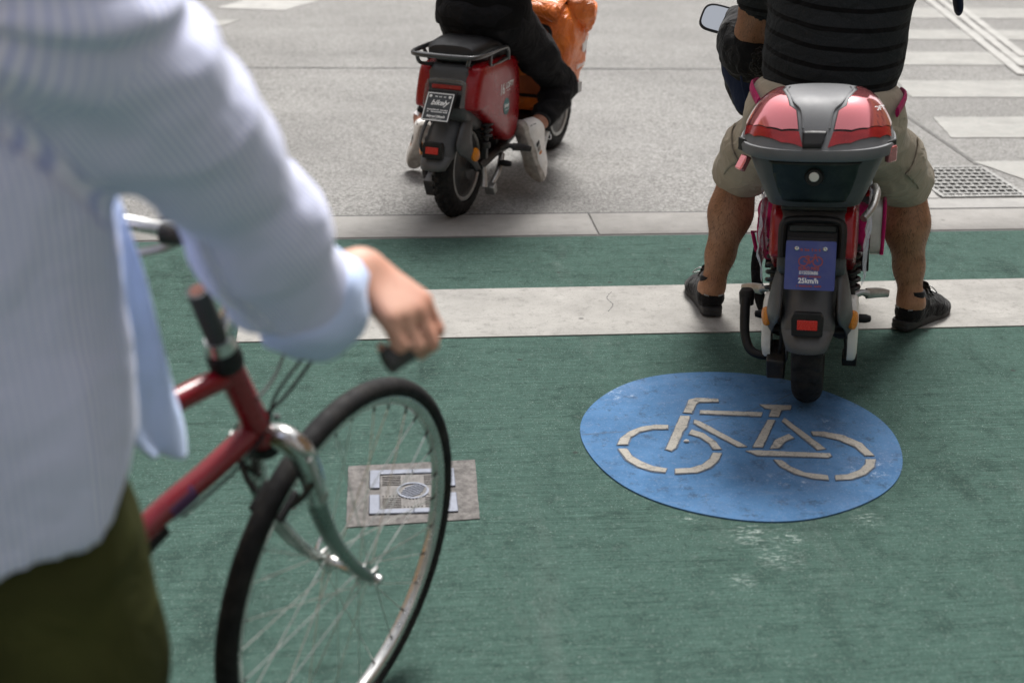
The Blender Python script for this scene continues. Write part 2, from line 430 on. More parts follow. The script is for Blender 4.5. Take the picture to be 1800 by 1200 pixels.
# striped shirt: fine blue pinstripe along the cloth
t = NT('striped_shirt_cotton'); at = t.n('Attribute', attribute_name='stripe').outputs['Fac']
w = t.math('SINE', t.math('MULTIPLY', at, 2 * math.pi / .0064))
cc = t.mix(t.ramp(w, -.35, .35), (.80, .82, .96), (.47, .52, .80)); v = t.map()
cc = t.mix(t.ramp(t.noise(v, 5, 3), .4, .7, 0, .25), cc, (.50, .53, .72))
M['shirtstripe'] = t.out(cc, .85, t.bump(t.noise(v, 900, 2), .3, .0008, t.bump(t.noise(t.map((1, 1, 1)), 8, 3, .5, 1.0), .45, .02)), Sheen_Weight=.2)
M['shirtplain'] = fabric('pale_blue_cotton', (.54, .65, .90), .08, 900, .3, 8, .5)
t = NT('banded_shirt_cotton'); at = t.n('Attribute', attribute_name='band').outputs['Fac']; v = t.map()
w = t.math('FRACT', t.math('ADD', t.math('DIVIDE', at, .047), t.math('MULTIPLY', t.noise(v, 6, 2), .22)))
cc = t.mix(t.math('MULTIPLY', t.ramp(w, .02, .05), t.ramp(w, .27, .30, 1, 0)), t.mix(t.ramp(t.noise(v, 300, 3), .3, .7), (.011, .0125, .014), (.021, .024, .027)), (.0015, .0015, .002))
M['shirtband'] = t.out(cc, .85, t.bump(t.noise(v, 900, 2), .4, .0008, t.bump(t.noise(t.map((1, 1, 1.6), rot=(0, .6, 0)), 9, 3, .5, 1.2), .8, .02)), Sheen_Weight=.05, Specular_IOR_Level=.15)
# ------------------------------------------------------------------ the ground
t = NT('asphalt'); v = t.map()
g = t.voro(v, 120, out='Color'); gs = t.n('SeparateColor'); t.link(g, gs.inputs[0])
cc = t.mix(t.ramp(gs.outputs[0], .1, .95), (.15, .148, .142), (.35, .345, .335))
cc = t.mix(t.ramp(t.noise(v, 260, 3, .7), .56, .74), cc, (.50, .495, .48))
cc = t.mix(t.ramp(t.noise(v, 1.1, 5, .6), .38, .68, 0, .45), cc, (.155, .152, .148))
cc = t.mix(t.ramp(t.noise(t.map((.25, 1.4, 1)), 1.6, 4, .6), .5, .75, 0, .35), cc, (.34, .335, .325))
cc = t.mix(t.ramp(t.noise(v, 22, 6, .75), .66, .74, 0, .5), cc, (.09, .088, .085))
M['asphalt'] = t.out(cc, .9, Specular_IOR_Level=.2, normal=t.bump(t.noise(v, 420, 3, .7), .9, .003, t.bump(t.voro(v, 150), .8, .004)))

def lane_mat(name, base, lo, hi, scuff=None):
    t = NT(name); v = t.map()
    st = t.noise(t.map((1.2, 52, 1)), 3, 4, .7, .35)                 # comb marks left by the coating rake, along the lane's width
    st2 = t.noise(t.map((4, 150, 1)), 2, 3, .65, .5)
    cc = t.mix(t.ramp(st, .3, .72), lo, hi)
    cc = t.mix(t.ramp(st2, .5, .75, 0, .5), cc, mul(hi, 1.5))
    cc = t.mix(t.ramp(t.noise(v, 1.3, 5, .65), .42, .7, 0, .55), cc, base)
    cc = t.mix(t.ramp(t.noise(v, 4.5, 7, .76), .52, .70, 0, .6), cc, mul(lo, .5))        # grime
    cc = t.mix(t.ramp(t.noise(t.map((1, .35, 1), rot=(0, 0, .5)), 3.2, 5, .7), .56, .70, 0, .55), cc, mul(lo, .5))
    cc = t.mix(t.ramp(t.noise(v, 90, 5, .8), .50, .68, 0, .55), cc, mul(lo, .45))          # pits between the grains
    cc = t.mix(t.ramp(t.noise(t.map((1.3, .22, 1), rot=(0, 0, -1.0)), 2.4, 6, .75), .58, .70, 0, .4), cc, (.085, .11, .10))  # tyre-worn streaks
    cc = t.mix(t.ramp(t.noise(v, 330, 2, .6), .64, .72, 0, .8), cc, (.29, .35, .32))       # bright grit
    cc = t.mix(t.ramp(t.noise(v, 17, 7, .8), .53, .64, 0, .45), cc, mul(lo, .6))
    cc = t.mix(t.ramp(t.noise(t.map((1, 4.5, 1), rot=(0, 0, -.62)), 5, 7, .82), .55, .66, 0, .5), cc, mul(lo, .5))     # diagonal rubber smears
    cc = t.mix(t.ramp(t.noise(v, 40, 6, .85), .58, .66, 0, .45), cc, (.13, .165, .15))
    d = t.voro(v, 5.5); k = t.ramp(d, .03, .055, .8, 0)
    cc = t.mix(k, cc, (.035, .04, .036))                                                    # old gum spots
    for (c, r, s, rot) in scuff or []:
        q = t.n('VectorMath', operation='DISTANCE'); mp = t.map((1, 1, 0)); t.link(mp, q.inputs[0]); q.inputs[1].default_value = (c[0], c[1], 0)
        m = t.math('MULTIPLY', t.ramp(q.outputs['Value'], r * .25, r, 1, 0), t.ramp(t.noise(t.map((1, 3.2, 1), rot=(0, 0, rot)), s, 6, .85), .52, .68, 0, .8))
        cc = t.mix(m, cc, (.62, .70, .66))
    h = t.math('ADD', t.math('MULTIPLY', st, .6), t.math('MULTIPLY', st2, .6))
    return t.out(cc, .9, Specular_IOR_Level=.10, normal=t.bump(t.noise(v, 500, 3), .5, .0015, t.bump(h, .8, .005)))
M['lane'] = lane_mat('green_coating', (.047, .088, .073), (.029, .058, .049), (.063, .113, .095),
                     [((.83, 2.52), .065, 38, .5), ((.915, 2.505), .05, 42, .5), ((.87, 2.42), .07, 52, .5), ((1.13, 2.575), .05, 40, .4), ((.70, 2.60), .03, 40, .4), ((.76, 2.33), .04, 40, .4)])
t = NT('blue_coating'); v = t.map()
cc = t.mix(t.ramp(t.noise(v, 7, 6, .7), .34, .68), (.044, .112, .222), (.074, .165, .31))
cc = t.mix(t.ramp(t.noise(t.map((1, 1, 1), rot=(0, 0, .6)), 3.2, 6, .7), .56, .72, 0, .5), cc, (.045, .10, .22))
cc = t.mix(t.ramp(t.noise(v, 200, 3, .7), .6, .75, 0, .4), cc, (.02, .06, .18))
cc = t.mix(t.ramp(t.noise(v, 24, 7, .8), .54, .63, 0, .55), cc, (.035, .055, .085))
cc = t.mix(t.ramp(t.noise(t.map((1, 5, 1), rot=(0, 0, -.45)), 9, 6, .8), .56, .64, 0, .5), cc, (.11, .17, .27))
cc = t.mix(t.ramp(t.noise(v, 6, 7, .8), .56, .66, 0, .45), cc, (.03, .06, .10))
cc = t.mix(t.ramp(t.noise(v, 2.6, 6, .75), .5, .72, 0, .5), cc, (.10, .15, .25))
cc = t.mix(t.ramp(t.noise(v, 150, 3, .8), .56, .66, 0, .5), cc, (.16, .215, .32))
for c, r in (((1.21, 2.80), .07), ((.97, 2.76), .05), ((1.02, 2.74), .04), ((1.18, 3.06), .05), ((1.26, 2.86), .05), ((.66, 3.3), .08)):
    q = t.n('VectorMath', operation='DISTANCE'); t.link(t.map((1, 1, 0)), q.inputs[0]); q.inputs[1].default_value = (c[0], c[1], 0)
    cc = t.mix(t.math('MULTIPLY', t.ramp(q.outputs['Value'], r * .2, r, 1, 0), t.ramp(t.noise(v, 45, 6, .85), .54, .68, 0, .8)), cc, (.50, .57, .66))
M['blue'] = t.out(cc, .85, Specular_IOR_Level=.12, normal=t.bump(t.noise(v, 420, 3), .6, .002))
def paint(name, c, wear, dark=(.17, .165, .155)):
    t = NT(name); v = t.map()
    cc = t.mix(t.ramp(t.noise(v, 5, 6, .7), .3, .72), mul(c, .80), mul(c, 1.1))
    cc = t.mix(t.ramp(t.noise(v, 26, 7, .8), .53, .64, 0, wear), cc, dark)
    cc = t.mix(t.ramp(t.noise(t.map((.6, 2.2, 1), rot=(0, 0, .3)), 4, 7, .78), .53, .66, 0, wear * .8), cc, mul(c, .62))
    cc = t.mix(t.ramp(t.noise(v, 140, 3, .7), .57, .68, 0, wear), cc, dark)
    cc = t.mix(t.ramp(t.voro(v, 4.2), .025, .05, .7, 0), cc, mul(dark, .5))
    return t.out(cc, .9, Specular_IOR_Level=.15, normal=t.bump(t.noise(v, 300, 4), .5, .002))
M['band'] = paint('worn_white_paint', (.31, .302, .285), .6)
M['symbol'] = paint('symbol_paint', (.34, .322, .288), .85, (.13, .13, .13))
M['zebra'] = paint('faded_white_paint', (.335, .33, .315), .5, (.20, .235, .225))
M['tactile'] = paint('bright_white_paint', (.40, .395, .38), .35, (.3, .3, .3))
M['kerb'] = paint('kerb_concrete', (.265, .258, .247), .5, (.2, .195, .185))
M['joint'] = nmat('joint_tar', (.05, .05, .05), .8, bump=.5)
M['gutter'] = paint('gutter_concrete', (.315, .31, .30), .35, (.18, .175, .17))
M['patch'] = nmat('grey_mortar', (.105, .098, .094), .85, var=.45, scale=60, bump=.9, bscale=220)
M['coverframe'] = nmat('cast_aluminium', (.145, .158, .195), .5, metal=.3, var=.12, scale=60, bump=.3)
M['coverplate'] = nmat('worn_cast_iron', (.10, .094, .091), .5, metal=.35, var=.35, scale=70, dirt=(.09, .085, .08), dirt_amt=.5)
M['galv'] = nmat('galvanised_steel', (.22, .22, .215), .45, metal=.55, var=.2, scale=40, dirt=(.16, .155, .15), dirt_amt=.4)
M['pit'] = nmat('dark_pit_sheet', (.012, .016, .015), .9)

def flat(name, poly, z, mat, h=.004, step=None):
    V, F = prism(poly, z - h, z, 'z')
    return tag(ob(name, (V, F), mat, smooth=False), kind='structure')
flat('road', [(-60, -40), (60, -40), (60, 120), (-60, 120)], 0, M['asphalt'], .2)
# the lane stops 4 mm proud of the road; the kerb lies flush in front of it
flat('cycle_lane', [(-9, -5), (9, -5), (9, 4.715), (-9, 4.715)], .005, M['lane'], .0048)
xs = [-9.0, -6.9, -4.9, -3.1, -1.14, .815, 2.77, 4.7, 6.7, 9.0]
V, F = [], []
for a, b in zip(xs, xs[1:]):
    V, F = join((V, F), prism([(a + .003, 4.735), (b - .003, 4.735), (b - .003, 5.005), (a + .003, 5.005)], .0002, .007, 'z'))
tag(ob('kerb_strip', (V, F), M['kerb'], smooth=False, bevel=(.003, 1)), kind='structure')
flat('kerb_joint', [(-9, 4.7155), (9, 4.7155), (9, 4.7345), (-9, 4.7345)], .003, M['joint'], .0027)
flat('kerb_joint', [(-9, 5.006), (9, 5.006), (9, 5.028), (-9, 5.028)], .0025, M['joint'], .0022)
# stop line
flat('stop_line', [(-.502, 4.148), (9, 4.205), (9, 3.735), (-.486, 3.727)], .009, M['band'], .0038)
# blue disc with the bicycle symbol
cpts = []
for k in range(120):
    a = 2 * math.pi * k / 120; rr = .428 + .003 * math.sin(3 * a + 1) + .002 * math.sin(7 * a)
    cpts.append((.925 + rr * math.cos(a), 2.999 + rr * math.sin(a)))
flat('blue_disc', cpts, .009, M['blue'], .0038)
sym = [[(0.807, 3.153), (0.84, 3.231), (0.865, 3.243), (0.925, 3.232), (0.922, 3.214), (0.865, 3.215), (0.854, 3.203), (0.829, 3.147)],
 [(0.856, 3.163), (1.029, 3.14), (1.018, 3.116), (0.85, 3.143)],
 [(1.035, 3.19), (1.124, 3.178), (1.114, 3.155), (1.089, 3.152), (1.067, 3.112), (1.041, 3.115), (1.061, 3.159), (1.045, 3.166)],
 [(0.794, 3.132), (0.819, 3.129), (0.797, 3.066), (0.777, 3.032), (0.741, 2.945), (0.724, 2.929), (0.712, 2.939)],
 [(0.827, 3.106), (0.838, 3.098), (0.932, 2.942), (0.908, 2.942), (0.82, 3.085)],
 [(1.032, 3.094), (1.051, 3.091), (0.972, 2.936), (0.947, 2.938)],
 [(0.924, 2.919), (0.944, 2.92), (1.142, 2.89), (1.141, 2.877), (1.131, 2.869), (0.947, 2.892)],
 [(1.081, 3.103), (1.138, 2.917), (1.116, 2.912), (1.07, 3.084)],
 [(0.747, 3.079), (0.742, 3.055), (0.702, 3.057), (0.662, 3.043), (0.632, 3.013), (0.616, 2.972), (0.588, 2.973), (0.603, 3.009), (0.635, 3.047), (0.673, 3.072), (0.713, 3.082)],
 [(0.587, 2.951), (0.609, 2.95), (0.616, 2.909), (0.636, 2.876), (0.661, 2.85), (0.694, 2.836), (0.685, 2.816), (0.652, 2.826), (0.621, 2.851), (0.597, 2.889)],
 [(0.833, 2.912), (0.855, 2.909), (0.836, 2.869), (0.807, 2.834), (0.766, 2.811), (0.709, 2.809), (0.714, 2.833), (0.755, 2.834), (0.79, 2.851), (0.818, 2.881)],
 [(0.806, 3.048), (0.835, 3.021), (0.854, 2.977), (0.859, 2.932), (0.838, 2.932), (0.836, 2.967), (0.82, 3.001), (0.794, 3.023)],
 [(1.065, 3.005), (1.072, 2.984), (1.042, 2.965), (1.015, 2.928), (0.992, 2.928), (1.017, 2.973)],
 [(1.13, 3.017), (1.166, 3.013), (1.213, 2.989), (1.246, 2.942), (1.255, 2.872), (1.232, 2.873), (1.222, 2.921), (1.193, 2.962), (1.157, 2.987), (1.13, 2.996)],
 [(1.226, 2.853), (1.252, 2.851), (1.234, 2.813), (1.197, 2.774), (1.153, 2.753), (1.111, 2.751), (1.118, 2.775), (1.151, 2.777), (1.189, 2.797), (1.215, 2.825)],
 [(0.984, 2.867), (1.003, 2.861), (1.017, 2.826), (1.043, 2.794), (1.098, 2.775), (1.093, 2.753), (1.054, 2.763), (1.016, 2.79), (0.991, 2.828)]]
def rough_edge(poly, amp, step=.012):
    out = []
    for i, p in enumerate(poly):
        q = poly[(i + 1) % len(poly)]; n = max(1, int(math.dist(p, q) / step))
        for j in range(n):
            x, y = p[0] + (q[0] - p[0]) * j / n, p[1] + (q[1] - p[1]) * j / n
            out.append((x + random.uniform(-amp, amp), y + random.uniform(-amp, amp)))
    return out
def grown(poly, d):
    cx_, cy2 = sum(p[0] for p in poly) / len(poly), sum(p[1] for p in poly) / len(poly); out = []
    for i, p in enumerate(poly):
        a, b = Vector(poly[i - 1]), Vector(poly[(i + 1) % len(poly)]); tt = (b - a).normalized(); out.append((p[0] + tt.y * d, p[1] - tt.x * d))
    A = sum(poly[i - 1][0] * poly[i][1] - poly[i][0] * poly[i - 1][1] for i in range(len(poly)))
    return out if A > 0 else grown(poly[::-1], d) if d else poly
V, F, V2, F2 = [], [], [], []
for p in sym:
    V, F = join((V, F), prism(rough_edge(p, .0010), .0095, .0125, 'z'))
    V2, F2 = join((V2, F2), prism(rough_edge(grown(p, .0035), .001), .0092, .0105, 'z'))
tag(ob('bicycle_marking', (V, F), M['symbol'], smooth=False), kind='structure')
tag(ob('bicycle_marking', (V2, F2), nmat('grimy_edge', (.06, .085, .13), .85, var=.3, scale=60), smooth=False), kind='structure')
# zebra crossing bars and the guide lines that cross them
zb = [[(2.797, 5.763), (6.5, 5.74), (6.5, 5.18), (2.99, 5.21)], [(2.968, 6.668), (6.8, 6.63), (6.8, 6.15), (2.883, 6.221)],
      [(3.121, 7.62), (7.2, 7.57), (7.2, 7.08), (3.042, 7.161)], [(3.30, 8.57), (7.6, 8.52), (7.6, 8.05), (3.2, 8.116)],
      [(3.44, 9.458), (8, 9.40), (8, 8.98), (3.36, 9.051)], [(3.6, 10.514), (8.4, 10.45), (8.4, 9.93), (3.52, 10.0)], [(3.76, 11.5), (8.8, 11.4), (8.8, 10.95), (3.68, 11.05)], [(3.92, 12.5), (9.2, 12.4), (9.2, 11.9), (3.84, 12.0)]]
for p in zb: flat('zebra_bar', rough_edge(p, .004, .05), .004, M['zebra'], .0036)
for (a, b) in (((4.589, 10.541), (4.011, 7.785)), ((4.757, 10.825), (4.153, 8.056)), ((4.90, 11.05), (4.311, 8.386))):
    d = (Vector(a) - Vector(b)); A = Vector(b) - d * .0; B = Vector(a) + d * .35; n_ = Vector((d.y, -d.x)).normalized() * .032
    flat('guide_line', [tuple(A - n_), tuple(A + n_), tuple(B + n_), tuple(B - n_)], .010, M['tactile'], .006)
flat('lane_arrow_marking', rough_edge([(-1.318, 10.384), (-.784, 10.283), (-.543, 10.785), (-1.133, 10.831)], .006, .05), .004, M['tactile'], .0036)
flat('lane_arrow_marking', rough_edge([(-1.9, 9.83), (-1.079, 9.824), (-1.199, 9.525), (-1.9, 9.52)], .006, .05), .004, M['zebra'], .0036)
# tar joints and the drain channel
M['skid'] = nmat('scuffed_mark', (.045, .085, .15), .8, var=.3, scale=60)
M['joint2'] = nmat('dusty_joint', (.11, .108, .104), .9, var=.4, scale=30)
def crack(pts, w, z=.003, name='road_joint', mat='joint'):
    C = [Vector(p[:2]) for p in cat(pts, 14)]; L, Rr = [], []
    for i, p in enumerate(C):
        tt = (C[min(i + 1, len(C) - 1)] - C[max(i - 1, 0)]).normalized(); n_ = Vector((tt.y, -tt.x)) * w * random.uniform(.25, .8); j = Vector((random.uniform(-w, w), random.uniform(-w, w))) * .5
        L.append(tuple(p + j - n_)); Rr.append(tuple(p + j + n_))
    V = [(x, y, z) for x, y in L + Rr]; n = len(L)
    return tag(ob(name, (V, [(i, i + 1, n + i + 1, n + i) for i in range(n - 1)]), M[mat], smooth=False), kind='structure')
crack([(-6, 8.07), (-2, 8.05), (0, 8.035), (2, 7.995), (3.05, 7.97)], .016)
crack([(-2.2, 10.7), (-1.56, 10.72), (-1.2, 12.5)], .05)
flat('road_joint', [(2.785, 5.665), (2.808, 5.665), (2.842, 6.75), (2.822, 6.75)], .003, M['joint2'], .0028)
crack([(2.80, 5.64), (2.80, 5.3), (2.80, 5.17)], .016)
for pts in ([(.50, 3.04), (.75, 3.07), (1.0, 3.16), (1.22, 3.31)],):
    crack(pts, .0035, .0094, 'skid_mark', 'skid')
crack([(-.74, 4.45), (-.62, 4.52), (-.55, 4.56)], .004, .0056, 'lane_crack')
crack([(.72, 3.92), (.745, 3.98), (.735, 4.04), (.76, 4.10)], .0022, .0095, 'lane_crack')
flat('gutter_slab', [(2.10, 5.03), (9, 5.03), (9, 5.165), (2.10, 5.165)], .004, M['gutter'], .0038)
flat('gutter_slab', [(2.17, 5.175), (2.385, 5.175), (2.455, 5.66), (2.24, 5.66)], .004, M['gutter'], .0038)

# drain grate set in the gutter
g = thing('drain_grate', 'galvanised mesh drain grate set in the gutter beside the crossing', 'drain grate', Matrix.Translation((2.60, 5.42, 0)))
fr = join(*[box(c, s) for c, s in (((0, .232, .004), (.40, .022, .012)), ((0, -.232, .004), (.40, .022, .012)), ((-.19, 0, .0035), (.022, .44, .012)), ((.19, 0, .0035), (.022, .44, .012)))])
ob('grate_frame', fr, M['galv'], g, bevel=(.002, 2))
ob('dark_pit_sheet', box((0, 0, .001), (.357, .441, .0012)), M['pit'], g, smooth=False)  # flat near-black sheet; the shade under the bars is put into its colour
bars = []
for i in range(8): bars.append(box((0, -.193 + .055 * i, .005), (.358, .018, .010)))
for i in range(10): bars.append(box((-.162 + .036 * i, 0, .0045), (.008, .441, .008)))
ob('grate_bars', join(*bars), M['galv'], g, smooth=False)

# small square access cover let into the lane
g = thing('access_cover', 'small square metal access cover set in a grey mortar patch in the green lane', 'access cover', Matrix.Translation((.042, 2.767, 0)))
ob('mortar_patch', prism(rough_edge([(-.160, -.157), (.156, -.137), (.164, .155), (-.161, .140)], .0008), .001, .0075, 'z'), M['patch'], g, smooth=False)
def rr(cx_, cy2, w, h, r, n=6):
    out = []
    for sx, sy, a0 in ((1, 1, 0), (-1, 1, 90), (-1, -1, 180), (1, -1, 270)):
        for k in range(n + 1):
            a = R(a0 + 90 * k / n); out.append((cx_ + sx * (w / 2 - r) + r * math.cos(a), cy2 + sy * (h / 2 - r) + r * math.sin(a)))
    return out
fp = []
for sx in (-1, 1):
    for sy in (-1, 1):
        L = [(0, .107), (.107, .107), (.107, .016), (.081, .016), (.081, .086), (0, .086)]
        fp.append(prism([(x * sx + (.0), y * sy) for x, y in L], .0078, .0125, 'z'))
ob('cover_frame', join(*fp), M['coverframe'], g, bevel=(.003, 2))
ribs = [prism(rr(0, 0, .156, .166, .006), .0078, .0088, 'z')]
for i in range(3):
    for j in range(3):
        if i == j == 1: continue
        for k in range(6):
            o_ = -.021 + .0084 * k; c_ = (-.052 + .052 * i, -.054 + .054 * j)
            ribs.append(box((c_[0] + (o_ if (i + j) % 2 else 0), c_[1] + (0 if (i + j) % 2 else o_), .0098), (.0035, .046, .002) if (i + j) % 2 else (.046, .0035, .002)))
ob('cover_plate', join(*ribs), M['coverplate'], g, smooth=False)
ring = lathe([(.0092, .034), (.0118, .034), (.0118, .040), (.0092, .040)], n=40, ax='z', closed=True)
for k in range(7):
    y_ = -.024 + .008 * k; ring = join(ring, box((0, y_, .0102), (2 * math.sqrt(max(.0001, .032 ** 2 - y_ * y_)), .0028, .002), Matrix.Rotation(.5, 4, 'Z')))
ob('cover_medallion', ring, M['coverframe'], g, smooth=False)

# litter on the lane
def pebble(x, y, s, z):
    bm = bmesh.new(); bmesh.ops.create_icosphere(bm, subdivisions=2, radius=s)
    V = [(v.co.x * 1.2 + random.uniform(-.1, .1) * s, v.co.y, v.co.z * .75 + s * .6) for v in bm.verts]; F = [tuple(v.index for v in f.verts) for f in bm.faces]; bm.free()
    return ob('pebble', (V, F), M['pebble'], M=Matrix.Translation((x, y, z)))
M['pebble'] = nmat('pale_stone', (.42, .41, .39), .8, var=.3, scale=200)
tag(pebble(.777, 2.981, .0062, .0085), 'pale pebble on the blue disc beside the painted fork of the bicycle symbol', 'pebble')
tag(pebble(.865, 3.145, .0035, .0085), 'tiny grey pebble lying on the blue disc next to the painted top tube', 'pebble')
lf = sheet([(-.022, 0), (-.01, .010), (.008, .011), (.024, .001), (.008, -.010), (-.01, -.009)], .004, lambda x, y: (x, y, .004 + 2.2 * x * x * 4 + 8 * y * y))
tag(ob('fallen_leaf', lf, nmat('dry_leaf', (.42, .24, .06), .7, var=.3, scale=120), M=Matrix.Translation((-.336, 2.222, .005)) @ Matrix.Rotation(.7, 4, 'Z'), solid=.0006), 'small dry yellow leaf lying on the green lane behind the bicycle wheel', 'leaf')
# ------------------------------------------------------------------ houses round the crossing (they light and colour the reflections)
def facade(nm, label, c, w, h, d, az, wall, seed):
    g = thing(nm, label, 'building', Matrix.Translation(c) @ Matrix.Rotation(R(-az), 4, 'Z'))
    wl = ob('wall', box((0, d / 2, h / 2), (w, d, h)), M[wall], g, smooth=False)
    ob('cornice', join(box((0, -.2, h - .4), (w + .6, .5, .5)), box((0, -.1, 4.6), (w + .1, .3, .35))), M['stucco'], wl, smooth=False)
    ob('roof', prism([(-w / 2 - .2, h + .002), (w / 2 + .2, h + .002), (w / 2 - 2, h + 3), (-w / 2 + 2, h + 3)], .2, d - .2, 'y'), M['rooftile'], g, smooth=False)
    n = int(w / 3)
    for i in range(n):
        for j in range(int((h - 5.5) / 3.6) + 1):
            x, z = -w / 2 + (i + .5) * w / n, 6.6 + 3.6 * j
            if z > h - 1.6: continue
            f = ob('window', box((x, -.03, z), (1.3, .16, 2.0)), M['stucco'], g, smooth=False)
            ob('pane', box((x, -.075, z), (1.1, .1, 1.8)), M['pane'], f, smooth=False)
M['stucco'] = nmat('pale_stucco', (.5, .46, .38), .8, var=.08, scale=2)
M['ochre'] = nmat('ochre_render', (.52, .30, .13), .8, var=.1, scale=1.5)
M['cream'] = nmat('grey_render', (.20, .19, .175), .8, var=.1, scale=1.5)
M['rooftile'] = nmat('roof_tile', (.16, .075, .05), .8, var=.3, scale=6)
M['pane'] = nmat('window_pane', (.03, .035, .04), .08, var=.1)
facade('apartment_house', 'ochre apartment house along the street to the right, beyond the picture', (17, 6, 0), 30, 15, 10, 90, 'ochre', 1)
facade('apartment_house', 'ochre apartment house along the street to the left, beyond the picture', (-17, 4, 0), 30, 14, 10, -90, 'ochre', 2)
facade('apartment_house', 'grey apartment house across the crossing, beyond the top of the picture', (0, 34, 0), 44, 15, 10, 0, 'cream', 3)
facade('apartment_house', 'grey apartment house behind the cyclist, outside the picture', (0, -20, 0), 44, 13, 10, 180, 'cream', 4)
# ------------------------------------------------------------------ electric mopeds
def moped_tyre(c, Rr, W, kind):
    nT, nP = 216, 26; rings = []
    for i in range(nT):
        th = 2 * math.pi * i / nT; ring = []
        for j in range(nP):
            a = -.15 * math.pi + 1.3 * math.pi * j / (nP - 1)          # round the section from bead to bead
            x = W / 2 * math.cos(a); h = W * .5 * math.sin(a)
            r = Rr - W * .5 + h * (1.0 if h > 0 else .8)
            n_ = min(1, max(0, math.sin(a)))
            if n_ > .25:
                if kind == 'street':
                    ph = (th * 26 / (2 * math.pi) + abs(x) / W * 1.9) % 1
                    if ph < .2 and abs(x) > .004: r -= .0055 * min(1, n_ * 1.5)
                    if abs(x) < .0035: r -= .0045
                else:
                    row = int((x / W + .5) * 5); ph = (th * 34 / (2 * math.pi) + (row % 2) * .5) % 1
                    if ph < .55 and ((x / W + .5) * 5) % 1 > .18: r += .011 * n_
            ring.append(Vector((x, (r) * math.sin(th), r * math.cos(th))) + Vector(c))
        rings.append(ring)
    rings.append(rings[0]); return loft(rings, False, False, closed=False)

def spring(c0, c1, rad, turns, wire):
    a, b = Vector(c0), Vector(c1); d = b - a; t_ = d.normalized(); u = t_.cross(Vector((1, 0, 0))).normalized(); w = t_.cross(u)
    pts = []
    N = int(turns * 10)
    for i in range(N + 1):
        s = i / N; an = 2 * math.pi * turns * s
        pts.append(a + d * s + (u * math.cos(an) + w * math.sin(an)) * rad)
    return tube(pts, wire, 6, 1)

